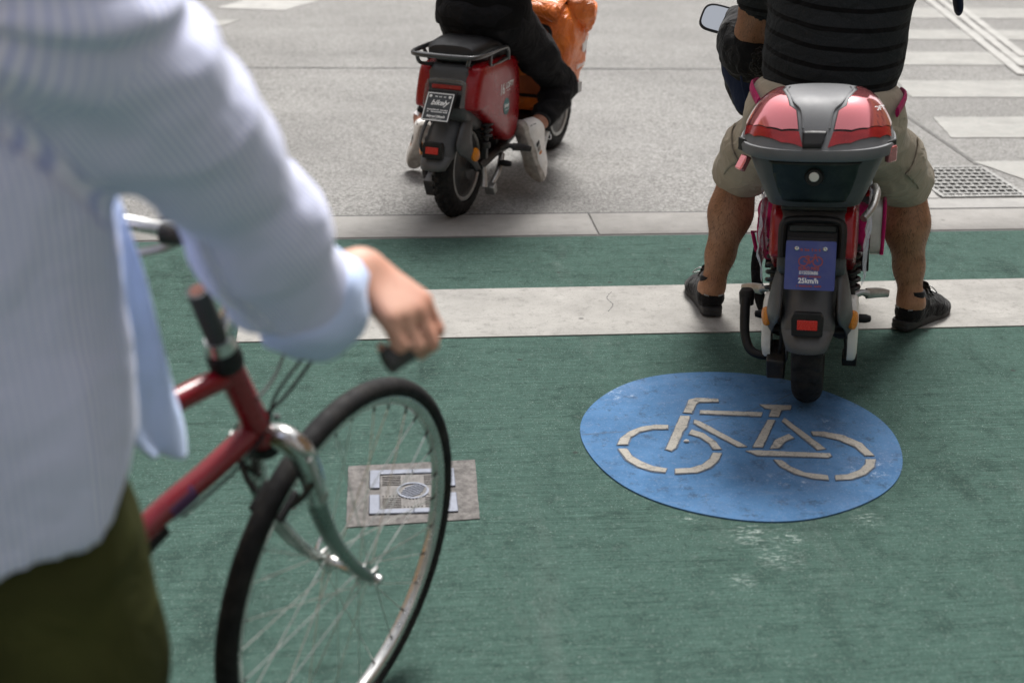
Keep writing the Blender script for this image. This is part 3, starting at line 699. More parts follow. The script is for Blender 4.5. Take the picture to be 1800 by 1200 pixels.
def moped(name, label, Mx, st):
    g = thing(name, label, 'moped', Mx)
    RW, ax, WB = .205, .205, 1.17
    O = lambda n, vf, m, p=g, **k: ob(n, vf, M[m], p, **k)
    # wheels
    def wheel(nm, y, kind):
        w = O(nm, lathe([(-.052, .012), (-.052, .055), (-.036, .075), (-.030, .118), (-.034, .132), (-.031, .139), (.031, .139), (.034, .132), (.030, .118), (.036, .075), (.052, .055), (.052, .012)], (0, y, ax)), 'darkmetal')
        O('tyre', moped_tyre((0, y, ax), RW, .086, kind), 'rubber', w, angle=60)
        O('rim_edge', join(*[lathe([(s * .033, .128), (s * .037, .132), (s * .037, .142), (s * .031, .145)], (0, y, ax), closed=True) for s in (-1, 1)]), 'darkmetal' if kind == 'street' else 'alu', w)
        O('brake_disc', lathe([(-.062, .045), (-.062, .09), (-.059, .09), (-.059, .045)], (0, y, ax), closed=True), 'alu', w)
        return w
    wheel('wheel', 0, st['tread']); wheel('wheel', WB, st['tread'])
    # rear mudguard: a curled sheet following the tyre, flaring out at its tail
    rings = []
    path = []
    for k in range(19):
        a = R(62 + 96 * k / 18); path.append((.252 * math.cos(a), ax + .252 * math.sin(a), a))
    path += [(-.250, .292, R(166)), (-.268, .270, R(172)), (-.283, .250, R(176))]
    for i, (y, z, a) in enumerate(path):
        s = i / (len(path) - 1); hw = .056 + .012 * math.sin(math.pi * s) + (.006 if s > .8 else 0)
        if i >= len(path) - 2: hw -= .006 * (i - len(path) + 3)
        nn = Vector((0, math.cos(a), math.sin(a))); ring = []
        for j in range(13):
            q = -1 + 2 * j / 12; drop = .030 * abs(q) ** 3.0 * (1 - .35 * max(0, (s - .75) * 4)) + .006 * q * q
            ring.append(Vector((hw * q, y, z)) - nn * drop)
        rings.append(ring)
    mg = O('rear_mudguard', loft(rings, False, False, closed=False), 'greyplastic', solid=.005)
    # arms that carry it, with the side reflectors on their ends
    for s in (-1, 1):
        inn, oute = [], []
        for k in range(13):
            u = k / 12; aa = R(100 + 52 * min(1, u * 1.25)); rr0 = .247
            inn.append(Vector((s * (.058 + .012 * math.sin(math.pi * u)), rr0 * math.cos(aa), ax + rr0 * math.sin(aa))))
            oute.append(u)
        oc = cat([(s * .080, -.045, .442), (s * .099, -.105, .385), (s * .110, -.125, .320), (s * .114, -.085, .255), (s * .112, -.035, .205)], 3)
        ic = cat([tuple(inn[0]), tuple(inn[5]), tuple(inn[9] + Vector((s * .010, .004, -.012))), (s * .092, -.120, .262), (s * .104, -.062, .205)], 3)
        rows = []
        for o_, i_ in zip(oc, ic):
            o_, i_ = Vector(o_), Vector(i_); nn = (o_ - i_); rows.append([i_ + nn * q + Vector((0, -.012, .008)) * math.sin(math.pi * q) for q in [j / 6 for j in range(7)]])
        O('mudguard_arm', loft(rows, False, False, closed=False), 'greyplastic', mg, solid=.006)
        O('side_reflector', xf(lathe([(0, .002), (0, .020), (.004, .0205), (.010, .019), (.013, .012), (.0135, .002)], n=28, ax='x'), Matrix.Translation((s * .112, -.106, .285)) @ Matrix.Rotation(R(-90 * (1 - s) ), 4, 'Z') @ Matrix.Rotation(R(-s * 28), 4, 'Z') @ Matrix.Scale(1.35, 4, (0, 0, 1))), 'amber', mg)
    T = Matrix.Translation((0, -.256, .322)) @ Matrix.Rotation(R(-9), 4, 'X')
    O('reflector_housing', xf(prism([(-.040, -.028), (.040, -.028), (.042, .018), (.034, .034), (-.034, .034), (-.042, .018)], -.010, .018, 'y'), T), 'blackplastic', mg, bevel=(.003, 2))
    O('rear_reflector', xf(box((0, -.0115, .002), (.052, .006, .026)), T), 'reflector', mg, bevel=(.0015, 2))
    # tail body
    tz = st['tail_z']
    prof = [(.0, tz), (-.075, tz - .005), (-.102, tz - .030), (-.150, .452), (-.145, .425), (-.02, .36), (.25, .335), (.45, .40), (.45, tz - .02), (.25, tz)]
    O('tail_body', prism(prof, -.090, .090), 'greyplastic', bevel=(.016, 4))
    sc_ = []
    for s in (-1, 1):
        for (y_, z_) in ((-.118, .50), (-.060, tz - .055), (.0, .40)): sc_.append(lathe([(s * .0885, .001), (s * .0915, .0055), (s * .0905, .0065), (s * .0885, .0065)], (0, y_, z_), 14))
    for k_, q_ in enumerate(sc_): O('screw', q_, 'darkmetal')
    # tail lamp: a clear arch round a dark recess
    TT = Matrix.Translation((0, -.132, .525)) @ Matrix.Rotation(R(-22), 4, 'X')
    arch = [(-.077, 0, -.056), (-.078, 0, .020), (-.066, 0, .040), (-.03, 0, .045), (.03, 0, .045), (.066, 0, .040), (.078, 0, .020), (.077, 0, -.056)]
    tl = O('tail_lamp', xf(tube(arch, .0105, 10, 6, flat=1.15), TT), st['arch'])
    O('lamp_recess', xf(box((0, .012, -.008), (.136, .012, .098)), TT), 'blackplastic', tl, bevel=(.004, 2))
    O('lamp_lens', xf(box((0, .004, .021), (.124, .010, .018)), TT), 'caseblack' if st['bright'] else 'redlens', tl, bevel=(.003, 2))
    # plate on its tongue
    py, pz, pa = st['plate']
    PT = Matrix.Translation((0, py, pz)) @ Matrix.Rotation(R(-pa), 4, 'X')
    O('plate_bracket', xf(prism([(-.055, -.045), (.055, -.045), (.062, .075), (-.062, .075)], .004, .014, 'y'), PT), 'blackplastic', bevel=(.003, 2))
    pw, ph = st['plate_size']
    pl = O('number_plate', xf(prism(rr(0, 0, pw, ph, .004), -.0025, .0005, 'y'), PT), st['plate_mat'], smooth=False)
    st['plate_fn'](pl, PT @ Matrix.Translation((0, -.0029, 0)) @ Matrix.Rotation(R(90), 4, 'X'))
    # side panels
    for s in (-1, 1):
        out_ = [(-.098, tz - .030), (-.140, .478), (-.10, .452), (.02, .385), (.20, .275), (.30, .265), (.345, .33), (.355, .45), (.33, tz - .055), (.26, tz - .012), (.08, tz - .004), (-.05, tz - .006)]
        q = O('side_panel', pillow(out_, [(s * (.078 + (w_ - .078) * st.get('pan', 1)), k_) for w_, k_ in ((.078, 1.0), (.112, 1.0), (.122, .985), (.130, .95), (.1365, .86), (.141, .6), (.143, .25), (.1432, .03))]), 'redpaint', angle=60)
        if not st['bright']: O('panel_seam', tube([(s * .1315, .02, tz - .012), (s * .1405, .045, .53), (s * .1395, .045, .45), (s * .131, .03, .395)], .0014, 6, 5), 'blackplastic', q)
        if s == 1 and st.get('sticker'): st['sticker'](q)
    # seat
    sz = st['seat_z']; rings = []
    for y, a, h, dz in ((-.085, .06, .012, -.012), (-.08, .092, .030, -.006), (-.05, .108, .040, 0), (.05, .115, .043, .003), (.22, .13, .040, -.004), (.40, .125, .038, -.006), (.55, .09, .034, -.006), (.60, .06, .022, -.010), (.605, .03, .01, -.012)):
        rings.append(sring((0, y, sz - .04 + dz), a, h, 3.0, 36, 'y'))
    O('seat', loft(rings), 'seat')
    O('seat_base', loft([sring((0, .25, tz - .01), .11, .30, 4, 32), sring((0, .25, sz - .065), .118, .32, 4, 32)]), 'blackplastic')
    # tubular rack round the seat tail
    rz = st['rack_z']; rr_ = .0095
    loop = [(.140, .175, rz - .055), (.145, .155, rz - .01), (.145, .10, rz), (.145, -.06, rz + .002), (.130, -.145, rz + .002), (.085, -.172, rz + .002), (0, -.176, rz + .002), (-.085, -.172, rz + .002), (-.130, -.145, rz + .002), (-.145, -.06, rz + .002), (-.145, .10, rz), (-.145, .155, rz - .01), (-.140, .175, rz - .055)]
    parts = [tube(loop, rr_, 12, 7)]
    for y in (-.155, -.125): parts.append(tube([(-.125, y + .006, rz - .002), (0, y, rz - .004), (.125, y + .006, rz - .002)], .006, 8, 4))
    for s in (-1, 1):
        parts.append(tube([(s * .138, .165, rz - .05), (s * .128, .10, rz - .058), (s * .128, .02, rz - .055), (s * .138, -.01, rz - .02), (s * .143, -.02, rz)], .0075, 10, 6))
        parts.append(tube([(s * .11, -.155, rz), (s * .10, -.152, rz - .03), (s * .085, -.10, rz - .045), (s * .07, -.02, rz - .06)], .0075, 10, 6))
    if st['bright']: O('case_carrier', box((0, -.02, rz + .004), (.17, .16, .014)), 'darkmetal', bevel=(.004, 2))
    else: O('rear_rack', join(*parts), st['rack_mat'])
    # frame, swing arm, motor
    fr = [tube([(0, .42, .33), (0, .62, .25), (0, .85, .25), (0, 1.0, .36), (0, 1.0, .62), (0, .985, .80)], .03, 12, 6)]
    for s in (-1, 1):
        fr += [tube([(s * .075, .40, .245), (s * .082, .15, .215), (s * .082, 0, ax)], [.020, .019, .022], 10, 4), tube([(s * .07, .42, .34), (s * .085, .18, .40), (s * .085, .02, .48), (s * .07, -.08, .50)], .014, 10, 5)]
    fr.append(tube([(-.095, 0, ax), (.095, 0, ax)], .013, 12, 1)); fr.append(box((0, .30, .235), (.15, .16, .09)))
    O('frame', join(*fr), 'darkmetal')
    O('brake_caliper', join(box((-.088, -.052, .135), (.050, .085, .075), Matrix.Rotation(R(25), 4, 'X')), tube([(-.105, .03, .20), (-.12, -.02, .20), (-.10, -.05, .165), (-.10, -.07, .12)], .011, 8, 5), lathe([(-.125, .004), (-.125, .014), (-.062, .014), (-.062, .004)], (0, .0, ax), 16)), 'darkmetal', bevel=(.006, 2))
    O('brake_cable', tube([(-.085, -.06, .14), (-.075, -.09, .20), (-.075, -.08, .29), (-.07, .0, .38)], .005, 8, 7), 'blackplastic')
    for s in (-1, 1):
        sh = O('shock_absorber', spring((s * .108, .025, .315), (s * .104, .055, .455), .0195, 6.5, .0062), 'darkmetal')
        O('damper_rod', join(tube([(s * .108, .024, .31), (s * .104, .056, .46)], .011, 12, 1)), 'darkmetal', sh)
        O('shock_foot', join(lathe([(0, .004), (0, .021), (.022, .021), (.026, .015), (.026, .004)], (s * .108, .018, .282), 20, 'z'), box((s * .108, .012, .262), (.022, .026, .045))), 'chrome' if st['bright'] else 'darkmetal', sh, bevel=(.003, 2))
        if st['bright']:
            o2 = [(-.075, .285), (-.095, .19), (-.060, .145), (.02, .150), (.06, .20), (.05, .285), (-.01, .318)]
            O('swing_arm_cover', pillow(o2, [(s * .104, 1.0), (s * .120, 1.0), (s * .126, .94), (s * .130, .75), (s * .131, .35), (s * .1315, .04)]), 'whiteplastic', angle=60)
        # folding pegs
        O('passenger_peg', join(tube([(s * .105, .20, .235), (s * .135, .215, .247), (s * .155, .225, .240)], [.012, .010, .012], 10, 3), tube([(s * .15, .222, .242), (s * .185, .25, .236), (s * .215, .268, .228)], [.016, .015, .011], 12, 3, flat=.42, up=(0, .3, 1))), 'alu' if st['bright'] else 'darkmetal', angle=30)
        O('peg_grip', lathe([(-.028, .002), (-.026, .009), (-.012, .013), (.012, .013), (.026, .009), (.028, .002)], (s * .140, .165, .185), 18), 'blackplastic')
    st_l = join(tube([(-.190, .14, .262), (-.192, .115, .215), (-.188, .085, .150), (-.170, .06, .113), (-.135, .045, .103), (-.09, .05, .105)], [.015, .015, .014, .0135, .013, .013], 12, 6), lathe([(-.026, .002), (-.026, .021), (.010, .023), (.020, .017), (.021, .002)], (-.190, .142, .250), 22, 'z'))
    O('stand_lever', st_l, 'blackplastic')
    O('side_stand', join(tube([(.095, .24, .20), (.112, .16, .155), (.112, .085, .115)], [.014, .013, .012], 10, 4), box((.112, .075, .098), (.042, .034, .042), Matrix.Rotation(R(25), 4, 'X'))), 'alu' if not st['bright'] else 'darkmetal', bevel=(.004, 2))
    O('side_stand_arm', tube([(.10, .02, .20), (.108, .01, .16), (.110, .0, .125)], [.012, .012, .016], 10, 3), 'alu')
    # footboard, leg shield, column and bars
    O('footboard', prism([(.36, .262), (.60, .240), (.90, .240), (.97, .30), (.985, .325), (.95, .285), (.88, .262), (.40, .285)], -.155, .155), 'blackplastic', bevel=(.006, 2))
    rings = []
    for z, hw, y in ((.27, .10, .985), (.34, .165, .975), (.50, .205, 1.005), (.66, .215, 1.01), (.78, .19, .985), (.86, .12, .955)):
        rings.append([Vector((hw * math.sin(q), y + .07 * (math.cos(q)) - .0, z)) for q in [R(-88 + 176 * k / 20) for k in range(21)]])
    O('leg_shield', loft(rings, False, False, closed=False), 'redpaint', solid=.008)
    rings = []
    for z, hw, y in ((.30, .085, .975), (.36, .14, .965), (.50, .175, .99), (.66, .185, .99), (.77, .16, .97), (.84, .10, .95)):
        rings.append([Vector((hw * math.sin(q), y + .045 * math.cos(q), z)) for q in [R(-86 + 172 * k / 16) for k in range(17)]])
    O('inner_shield', loft(rings, False, False, closed=False), 'blackplastic', solid=.006)
    ff = []
    for s in (-1, 1): ff.append(tube([(s * .065, WB, ax), (s * .065, 1.10, .44), (s * .055, 1.075, .52)], [.018, .020, .022], 12, 3))
    ff.append(tube([(-.07, 1.08, .50), (.07, 1.08, .50)], .02, 12, 1)); ff.append(tube([(0, 1.085, .50), (0, .955, .93)], .019, 14, 1)); ff.append(tube([(-.085, WB, ax), (.085, WB, ax)], .010, 12, 1))
    O('front_fork', join(*ff), 'darkmetal')
    rings = []
    for k in range(17):
        a = R(20 + 125 * k / 16); rings.append([Vector((.062 * q, WB + (.245 - .02 * q * q) * math.cos(a), ax + (.245 - .022 * abs(q) ** 3) * math.sin(a))) for q in [-1 + j / 5 for j in range(11)]])
    O('front_mudguard', loft(rings, False, False, closed=False), 'redpaint', solid=.005)
    O('headlamp', lathe([(-.03, .01), (-.028, .05), (.0, .072), (.04, .074), (.048, .068), (.05, .01)], (0, 1.06, .80), 32, 'y'), 'glass')
    sa = st['steer']; B = Matrix.Translation((0, .955, .93 + st.get('bar_dz', 0))) @ Matrix.Rotation(R(sa), 4, 'Z') @ Matrix.Rotation(R(st.get('bar_tip', 0)), 4, 'Y')
    hb = O('handlebar', xf(join(tube([(-.34, -.10, .06), (-.24, -.05, .065), (-.12, .0, .045), (0, .01, .02), (.12, .0, .045), (.24, -.05, .065), (.34, -.10, .06)], .011, 12, 6), tube([(0, 0, -.03), (0, .0, .05)], .024, 14, 1)), B), 'darkmetal')
    O('dashboard', xf(loft([sring((0, .02, .035), .085, .055, 3, 28), sring((0, .02, .075), .08, .05, 3, 28), sring((0, .015, .085), .06, .035, 3, 28)]), B), 'blackplastic', hb)
    for s in (-1, 1):
        O('grip', xf(tube([(s * .235, -.047, .065), (s * .345, -.103, .06)], .0165, 14, 1), B), 'rubber', hb)
        O('brake_lever', xf(tube([(s * .20, -.005, .06), (s * .26, .02, .055), (s * .34, -.035, .05)], .006, 8, 5), B), 'alu', hb)
        mp = Vector((s * .375, .03, .135)) if s == 1 else Vector(st.get('mirror', (-.375, .03, .135)))
        O('mirror_stalk', xf(tube([(s * .20, -.03, .07), (s * .24, .03, .11), tuple(mp + Vector((-s * .05, .035, -.02))), tuple(mp + Vector((0, .022, 0)))], .005, 8, 6), B), 'blackplastic', hb)
        mm = Matrix.Translation(mp) @ ((Mx @ B).to_3x3().inverted() @ Vector(st.get('mirror_face', (0, -1, .35)))).to_track_quat('-Y', 'Z').to_matrix().to_4x4() @ Matrix.Rotation(R(20 * -s), 4, 'Y')
        mo = O('mirror_housing', xf(loft([sring((0, .024, 0), .030, .022, 3.2, 36, 'y'), sring((0, .014, 0), .052, .040, 3.2, 36, 'y'), sring((0, 0, 0), .062, .047, 3.4, 36, 'y'), sring((0, -.003, 0), .060, .045, 3.4, 36, 'y')]), B @ mm), 'blackplastic', hb)
        O('mirror_glass', xf(prism([(v.x, v.z) for v in sring((0, 0, 0), .054, .039, 3.4, 36, 'y')], -.0048, -.0032, 'y'), B @ mm), 'mirror', mo, smooth=False)
    return g, B, O

def bars_of_print(w, h, n, seed):
    """a line of print too small to read: short strokes"""
    rnd = random.Random(seed); x = -w / 2; P = []
    while x < w / 2:
        ww = rnd.uniform(.6, 1.2) * w / n; hh = h * rnd.uniform(.65, 1)
        if rnd.random() > .14: P.append(box((x + ww / 2, (hh - h) / 2, .0003), (ww * .72, hh, .0004)))
        x += ww
    return join(*P)

def plate_blue(pl, T):
    O = lambda n, vf, m: ob(n, xf(vf, T), M[m], pl, smooth=False)
    for s in (-1, 1): ob('plate_bolt', xf(lathe([(0, .0008), (.0, .0058), (.002, .0055), (.0032, .0035), (.0025, .002), (.0012, .0008)], (s * .036 , .0435, 0), 20, 'z'), T), M['chrome'], pl)
    O('plate_emblem', join(
        lathe([(0, .0105), (.0004, .0105), (.0004, .0135), (0, .0135)], (-.0175, .0105, 0), 32, 'z', True), lathe([(0, .0105), (.0004, .0105), (.0004, .0135), (0, .0135)], (.0185, .0105, 0), 32, 'z', True),
        *[prism(q, 0, .0005, 'z') for q in ([(-.0185, .010), (-.002, .004), (-.001, .0065), (-.0175, .0125)], [(-.002, .004), (.001, .004), (-.004, .0235), (-.0075, .0235)], [(-.0185, .0125), (-.006, .020), (-.005, .017)], [(-.012, .0225), (-.001, .0225), (-.002, .0255), (-.011, .0255)],
          [(.017, .010), (.020, .011), (.013, .028), (.010, .028)], [(.0, .006), (.0145, .020), (.013, .0225), (-.003, .0075)], [(.008, .026), (.015, .0275), (.0145, .030), (.0075, .0285)], [(-.006, .0185), (.012, .0215), (.012, .0235), (-.006, .0205)])]), 'redprint')
    for w_, h_, n_, sd_, x_, y_ in ((.050, .0075, 11, 1, -.002, .041), (.060, .0045, 18, 2, -.003, -.0285), (.060, .0050, 15, 3, -.003, -.0535)): O('small_print', xf(bars_of_print(w_, h_, n_, sd_), Matrix.Translation((x_, y_, 0))), 'redprint')
    text('plate_lettering', 'EURO BIKE', .0118, M['redprint'], pl, T @ Matrix.Translation((-.003, -.0085, 0)), .92, .0005)
    text('plate_number', '015050686', .0125, M['white'], pl, T @ Matrix.Translation((-.003, -.0195, 0)), .86, .0002)
    text('plate_speed', '25km/h', .0185, M['white'], pl, T @ Matrix.Translation((-.003, -.0405, 0)), .92, .0005)

def plate_black(pl, T):
    w, h, b = .112, .118, .0038
    ob('plate_border', xf(join(*[box(c, s) for c, s in (((0, h / 2 - b / 2 - .001, .0003), (w - .003, b, .0005)), ((0, -h / 2 + b / 2 + .001, .0003), (w - .003, b, .0005)), ((-w / 2 + b / 2 + .001, 0, .0003), (b, h - .0096, .0005)), ((w / 2 - b / 2 - .001, 0, .0003), (b, h - .0096, .0005)))]), T), M['white'], pl, smooth=False)
    for s in (-1, 1): ob('plate_bolt', xf(lathe([(0, .0008), (0, .006), (.002, .0055), (.003, .002), (.003, .0008)], (s * .040, .043, 0), 20, 'z'), T), M['white'], pl)
    text('plate_lettering', 'bikely', .030, M['white'], pl, T @ Matrix.Translation((.002, .017, 0)), 1.0, .0007, shear=.35)
    for w_, h_, n_, sd_, y_ in ((.045, .005, 10, 5, .043), (.084, .0058, 22, 6, -.012), (.080, .0058, 19, 7, -.0205), (.050, .003, 20, 9, -.050)): ob('small_print', xf(bars_of_print(w_, h_, n_, sd_), T @ Matrix.Translation((0, y_, 0))), M['white'], pl, smooth=False)
    text('plate_speed', 'Fahrrad 25km/h', .0125, M['white'], pl, T @ Matrix.Translation((0, -.040, 0)), .95, .0005, shear=.25)

def sticker_red(q):
    T = Matrix.Translation((.1428, .155, .492)) @ Matrix.Rotation(R(90), 4, 'Z') @ Matrix.Rotation(R(90), 4, 'X')
    text('panel_lettering', '16', .060, M['white'], q, T @ Matrix.Translation((-.045, .008, .0012)), .85, .001)
    text('panel_lettering', 'LOFTY', .032, M['white'], q, T @ Matrix.Translation((.035, .016, .0012)), .9, .001)
    ob('panel_small_print', xf(bars_of_print(.04, .004, 9, 12), T @ Matrix.Translation((.02, -.004, .001))), M['white'], q, smooth=False)
    T2 = Matrix.Translation((.1426, .158, .425)) @ Matrix.Rotation(R(90), 4, 'Z') @ Matrix.Rotation(R(90), 4, 'X')
    k = ob('round_sticker', xf(prism([(.034 * math.cos(a), .034 * math.sin(a)) for a in [2 * math.pi * i / 40 for i in range(40)]], -.004, .0012, 'z'), T2), M['teal'], q, smooth=False)
    text('sticker_lettering', 'bikely', .021, M['white'], q, T2 @ Matrix.Translation((0, .003, .0014)), 1.0, .0007, shear=.3)
    ob('sticker_print', xf(bars_of_print(.036, .004, 9, 14), T2 @ Matrix.Translation((0, -.014, .0013))), M['white'], q, smooth=False)

NEAR = frame((1.19, 3.24, .0085), 20, -4)
FAR = frame((.282, 5.05, .0), 26, 0)
st_near = dict(tread='street', tail_z=.588, seat_z=.665, plate=(-.213, .472, 24), plate_size=(.128, .128), plate_mat='plateblue', plate_fn=plate_blue, arch='blackplastic', rack_z=.588, rack_mat='alu', bright=True, steer=34, bar_dz=.035, bar_tip=-6, mirror=(-.395, .03, .035), mirror_face=(-.42, -.80, .50), pan=.62)
st_far = dict(tread='knobby', tail_z=.628, seat_z=.712, plate=(-.205, .482, 38), plate_size=(.112, .118), plate_mat='plateblack', plate_fn=plate_black, arch='glass', rack_z=.668, rack_mat='rackmetal', bright=False, steer=0, sticker=sticker_red)
moped_near, barN, ON = moped('electric_moped', 'grey and red electric moped with a top box and blue plate on the blue disc', NEAR, st_near)
moped_far, barF, OF = moped('electric_moped', 'dark red electric moped with a tubular rack on the road beyond the kerb', FAR, st_far)

# ---- what only the near moped has: top case, film wrapped round the panels, bar muffs
def lid_z(x, y):
    yy = (y + .03) / .172; s0 = min(1, (abs(x) / .195) ** 2.4 + abs(yy) ** 2.4); yy -= .26 * (1 - s0)
    return .891 - .116 * min(1.02, (abs(x) / .195) ** 2.4 + abs(yy) ** 2.4) ** 2.1
tc = ON('top_case', loft([sring((0, -.02, .603), .112, .10, 4, 56), sring((0, -.02, .606), .122, .112, 4, 56), sring((0, -.025, .64), .137, .125, 3.6, 56), sring((0, -.03, .70), .160, .143, 3.2, 56), sring((0, -.03, .745), .178, .158, 2.9, 56)]), 'greyplastic', angle=50)
tc['label'] = 'grey top case with red mirror panels on its lid'
# dark front face of the shell, set in the grey
V = []
def shell_pt(x, z):
    u = (z - .606) / (.745 - .606); a = .122 + (.178 - .122) * u; b = .112 + (.158 - .112) * u; p = 4 - 1.1 * u; cy2 = -.02 - .01 * u
    return cy2 - b * max(.02, 1 - (abs(x) / a) ** p) ** (1 / p)
face_ = [(-.082, .636), (-.066, .624), (.066, .624), (.082, .636), (.094, .665), (.108, .728), (.098, .738), (-.098, .738), (-.108, .728), (-.094, .665)]
ON('case_front', sheet(cat(face_, 4, True), .012, lambda x, z: (x, shell_pt(x, z) - .0035, z)), 'caseblack', tc, solid=.004, angle=60)
lk = ON('case_lock', lathe([(-.2065, .002), (-.2065, .0105), (-.2045, .0125), (-.19, .0125)], (.0, 0, .703), 28, 'y'), 'whiteplastic', tc)
lk.location.y = .012
ON('lock_boss', lathe([(-.198, .014), (-.198, .021), (-.18, .026), (-.17, .026)], (0, .006, .700), 28, 'y'), 'blackplastic', tc)
ON('case_rim', loft([sring((0, -.03, .742), .186, .164, 2.8, 64), sring((0, -.03, .747), .198, .174, 2.7, 64), sring((0, -.03, .765), .201, .177, 2.6, 64), sring((0, -.03, .774), .198, .174, 2.6, 64), sring((0, -.03, .7752), .19, .166, 2.6, 64)]), 'lidgrey', tc, angle=60)
rings = []
for k in range(26):
    q = 1 - (k / 25) ** 1.5; q = max(q, .004); ring = []
    for pt in sring((0, 0, 0), .195 * q, .172 * q, 2.4, 96): ring.append(Vector((pt.x, pt.y - .03, lid_z(pt.x, pt.y - .03))))
    rings.append(ring)
ON('case_lid', loft(rings), 'lidgrey', tc, angle=60)
pan = [(-.088, .022), (-.093, .0), (-.094, -.014), (-.070, -.112), (-.052, -.128), (-.044, -.166), (-.085, -.160), (-.125, -.140), (-.160, -.108), (-.181, -.066), (-.183, -.03), (-.172, .02), (-.150, .05), (-.115, .055), (-.10, .04)]
low = [(-.042, -.170), (-.085, -.1635), (-.122, -.1445), (-.158, -.112), (-.180, -.072), (-.1835, -.092), (-.155, -.136), (-.122, -.160), (-.085, -.1815), (-.050, -.1905), (-.030, -.1975)]
for s in (-1, 1):
    P1 = [(x * s, y) for x, y in pan]; P2 = [(x * s, y) for x, y in low]
    def lift(dz): return lambda x, y: Vector((x, y, lid_z(x, y))) + Vector((x * 1.2, (y + .02) * 1.2, .12)).normalized() * dz
    e = ON('panel_seat', sheet(grown(P1 if s < 0 else P1, .0028), .010, lift(.0014)), 'blackplastic', tc, angle=80)
    for o_ in (ON('mirror_panel', sheet(P1, .006, lift(.0032)), 'redchrome', tc, angle=180), ON('tail_strip', sheet(P2, .006, lift(.0030)), 'redlens', tc, angle=180)):
        ns = []
        for v_ in o_.data.vertices:
            x_, y_ = v_.co.x, v_.co.y; e_ = .004; ns.append(tuple(Vector((-(lid_z(x_ + e_, y_) - lid_z(x_ - e_, y_)) / (2 * e_), -(lid_z(x_, y_ + e_) - lid_z(x_, y_ - e_)) / (2 * e_), 1)).normalized()))
        if o_.data.polygons[0].normal.z < 0: o_.data.flip_normals()
        o_.data.normals_split_custom_set_from_vertices(ns)
    ON('lid_ridge', tube([(s * .078, .02, lid_z(.078, .02) + .0005), (s * .082, -.015, lid_z(.082, -.015) + .001), (s * .061, -.10, lid_z(.061, -.10) + .001), (s * .040, -.13, lid_z(.04, -.13) + .001), (s * .033, -.165, lid_z(.033, -.165))], .0028, 8, 6), 'lidgrey', tc)
ON('lid_badge', sheet([(-.034, -.172), (.028, -.172), (.015, -.2005), (-.031, -.2005)], .008, lambda x, y: (x, y - .002, lid_z(x, y) + .0035)), 'blackplastic', tc, solid=.002)
TL = Matrix.Translation((.150, -.075, lid_z(.150, -.075) + .0075)) @ Matrix.Rotation(R(38), 4, 'Z') @ Matrix.Rotation(R(48), 4, 'X')
text('lid_lettering', 'LOFT', .017, M['white'], tc, TL, 1.0, .0004)
for s, dz, dy in ((1, 0, 0), (-1, -.03, .0)):
    lt = ON('case_latch', xf(box((0, 0, 0), (.018, .030, .042)), Matrix.Translation((s * .187, -.105 + dy, .745 + dz)) @ Matrix.Rotation(R(-s * 38), 4, 'Z') @ Matrix.Rotation(R(0 if s > 0 else 32), 4, 'Y')), 'redchrome', tc, bevel=(.004, 3))
    if s < 0: ON('latch_hinge', xf(join(box((0, 0, .010), (.010, .026, .028)), tube([(0, -.014, -.005), (0, .014, -.005)], .006, 10, 1)), Matrix.Translation((-.190, -.100, .757)) @ Matrix.Rotation(R(38), 4, 'Z')), 'blackplastic', tc, bevel=(.002, 2))
for s in (-1, 1): ON('case_latch_seat', xf(box((0, 0, 0), (.012, .040, .034)), Matrix.Translation((s * .184, -.100, .762)) @ Matrix.Rotation(R(-s * 36), 4, 'Z')), 'blackplastic', tc, bevel=(.003, 2))
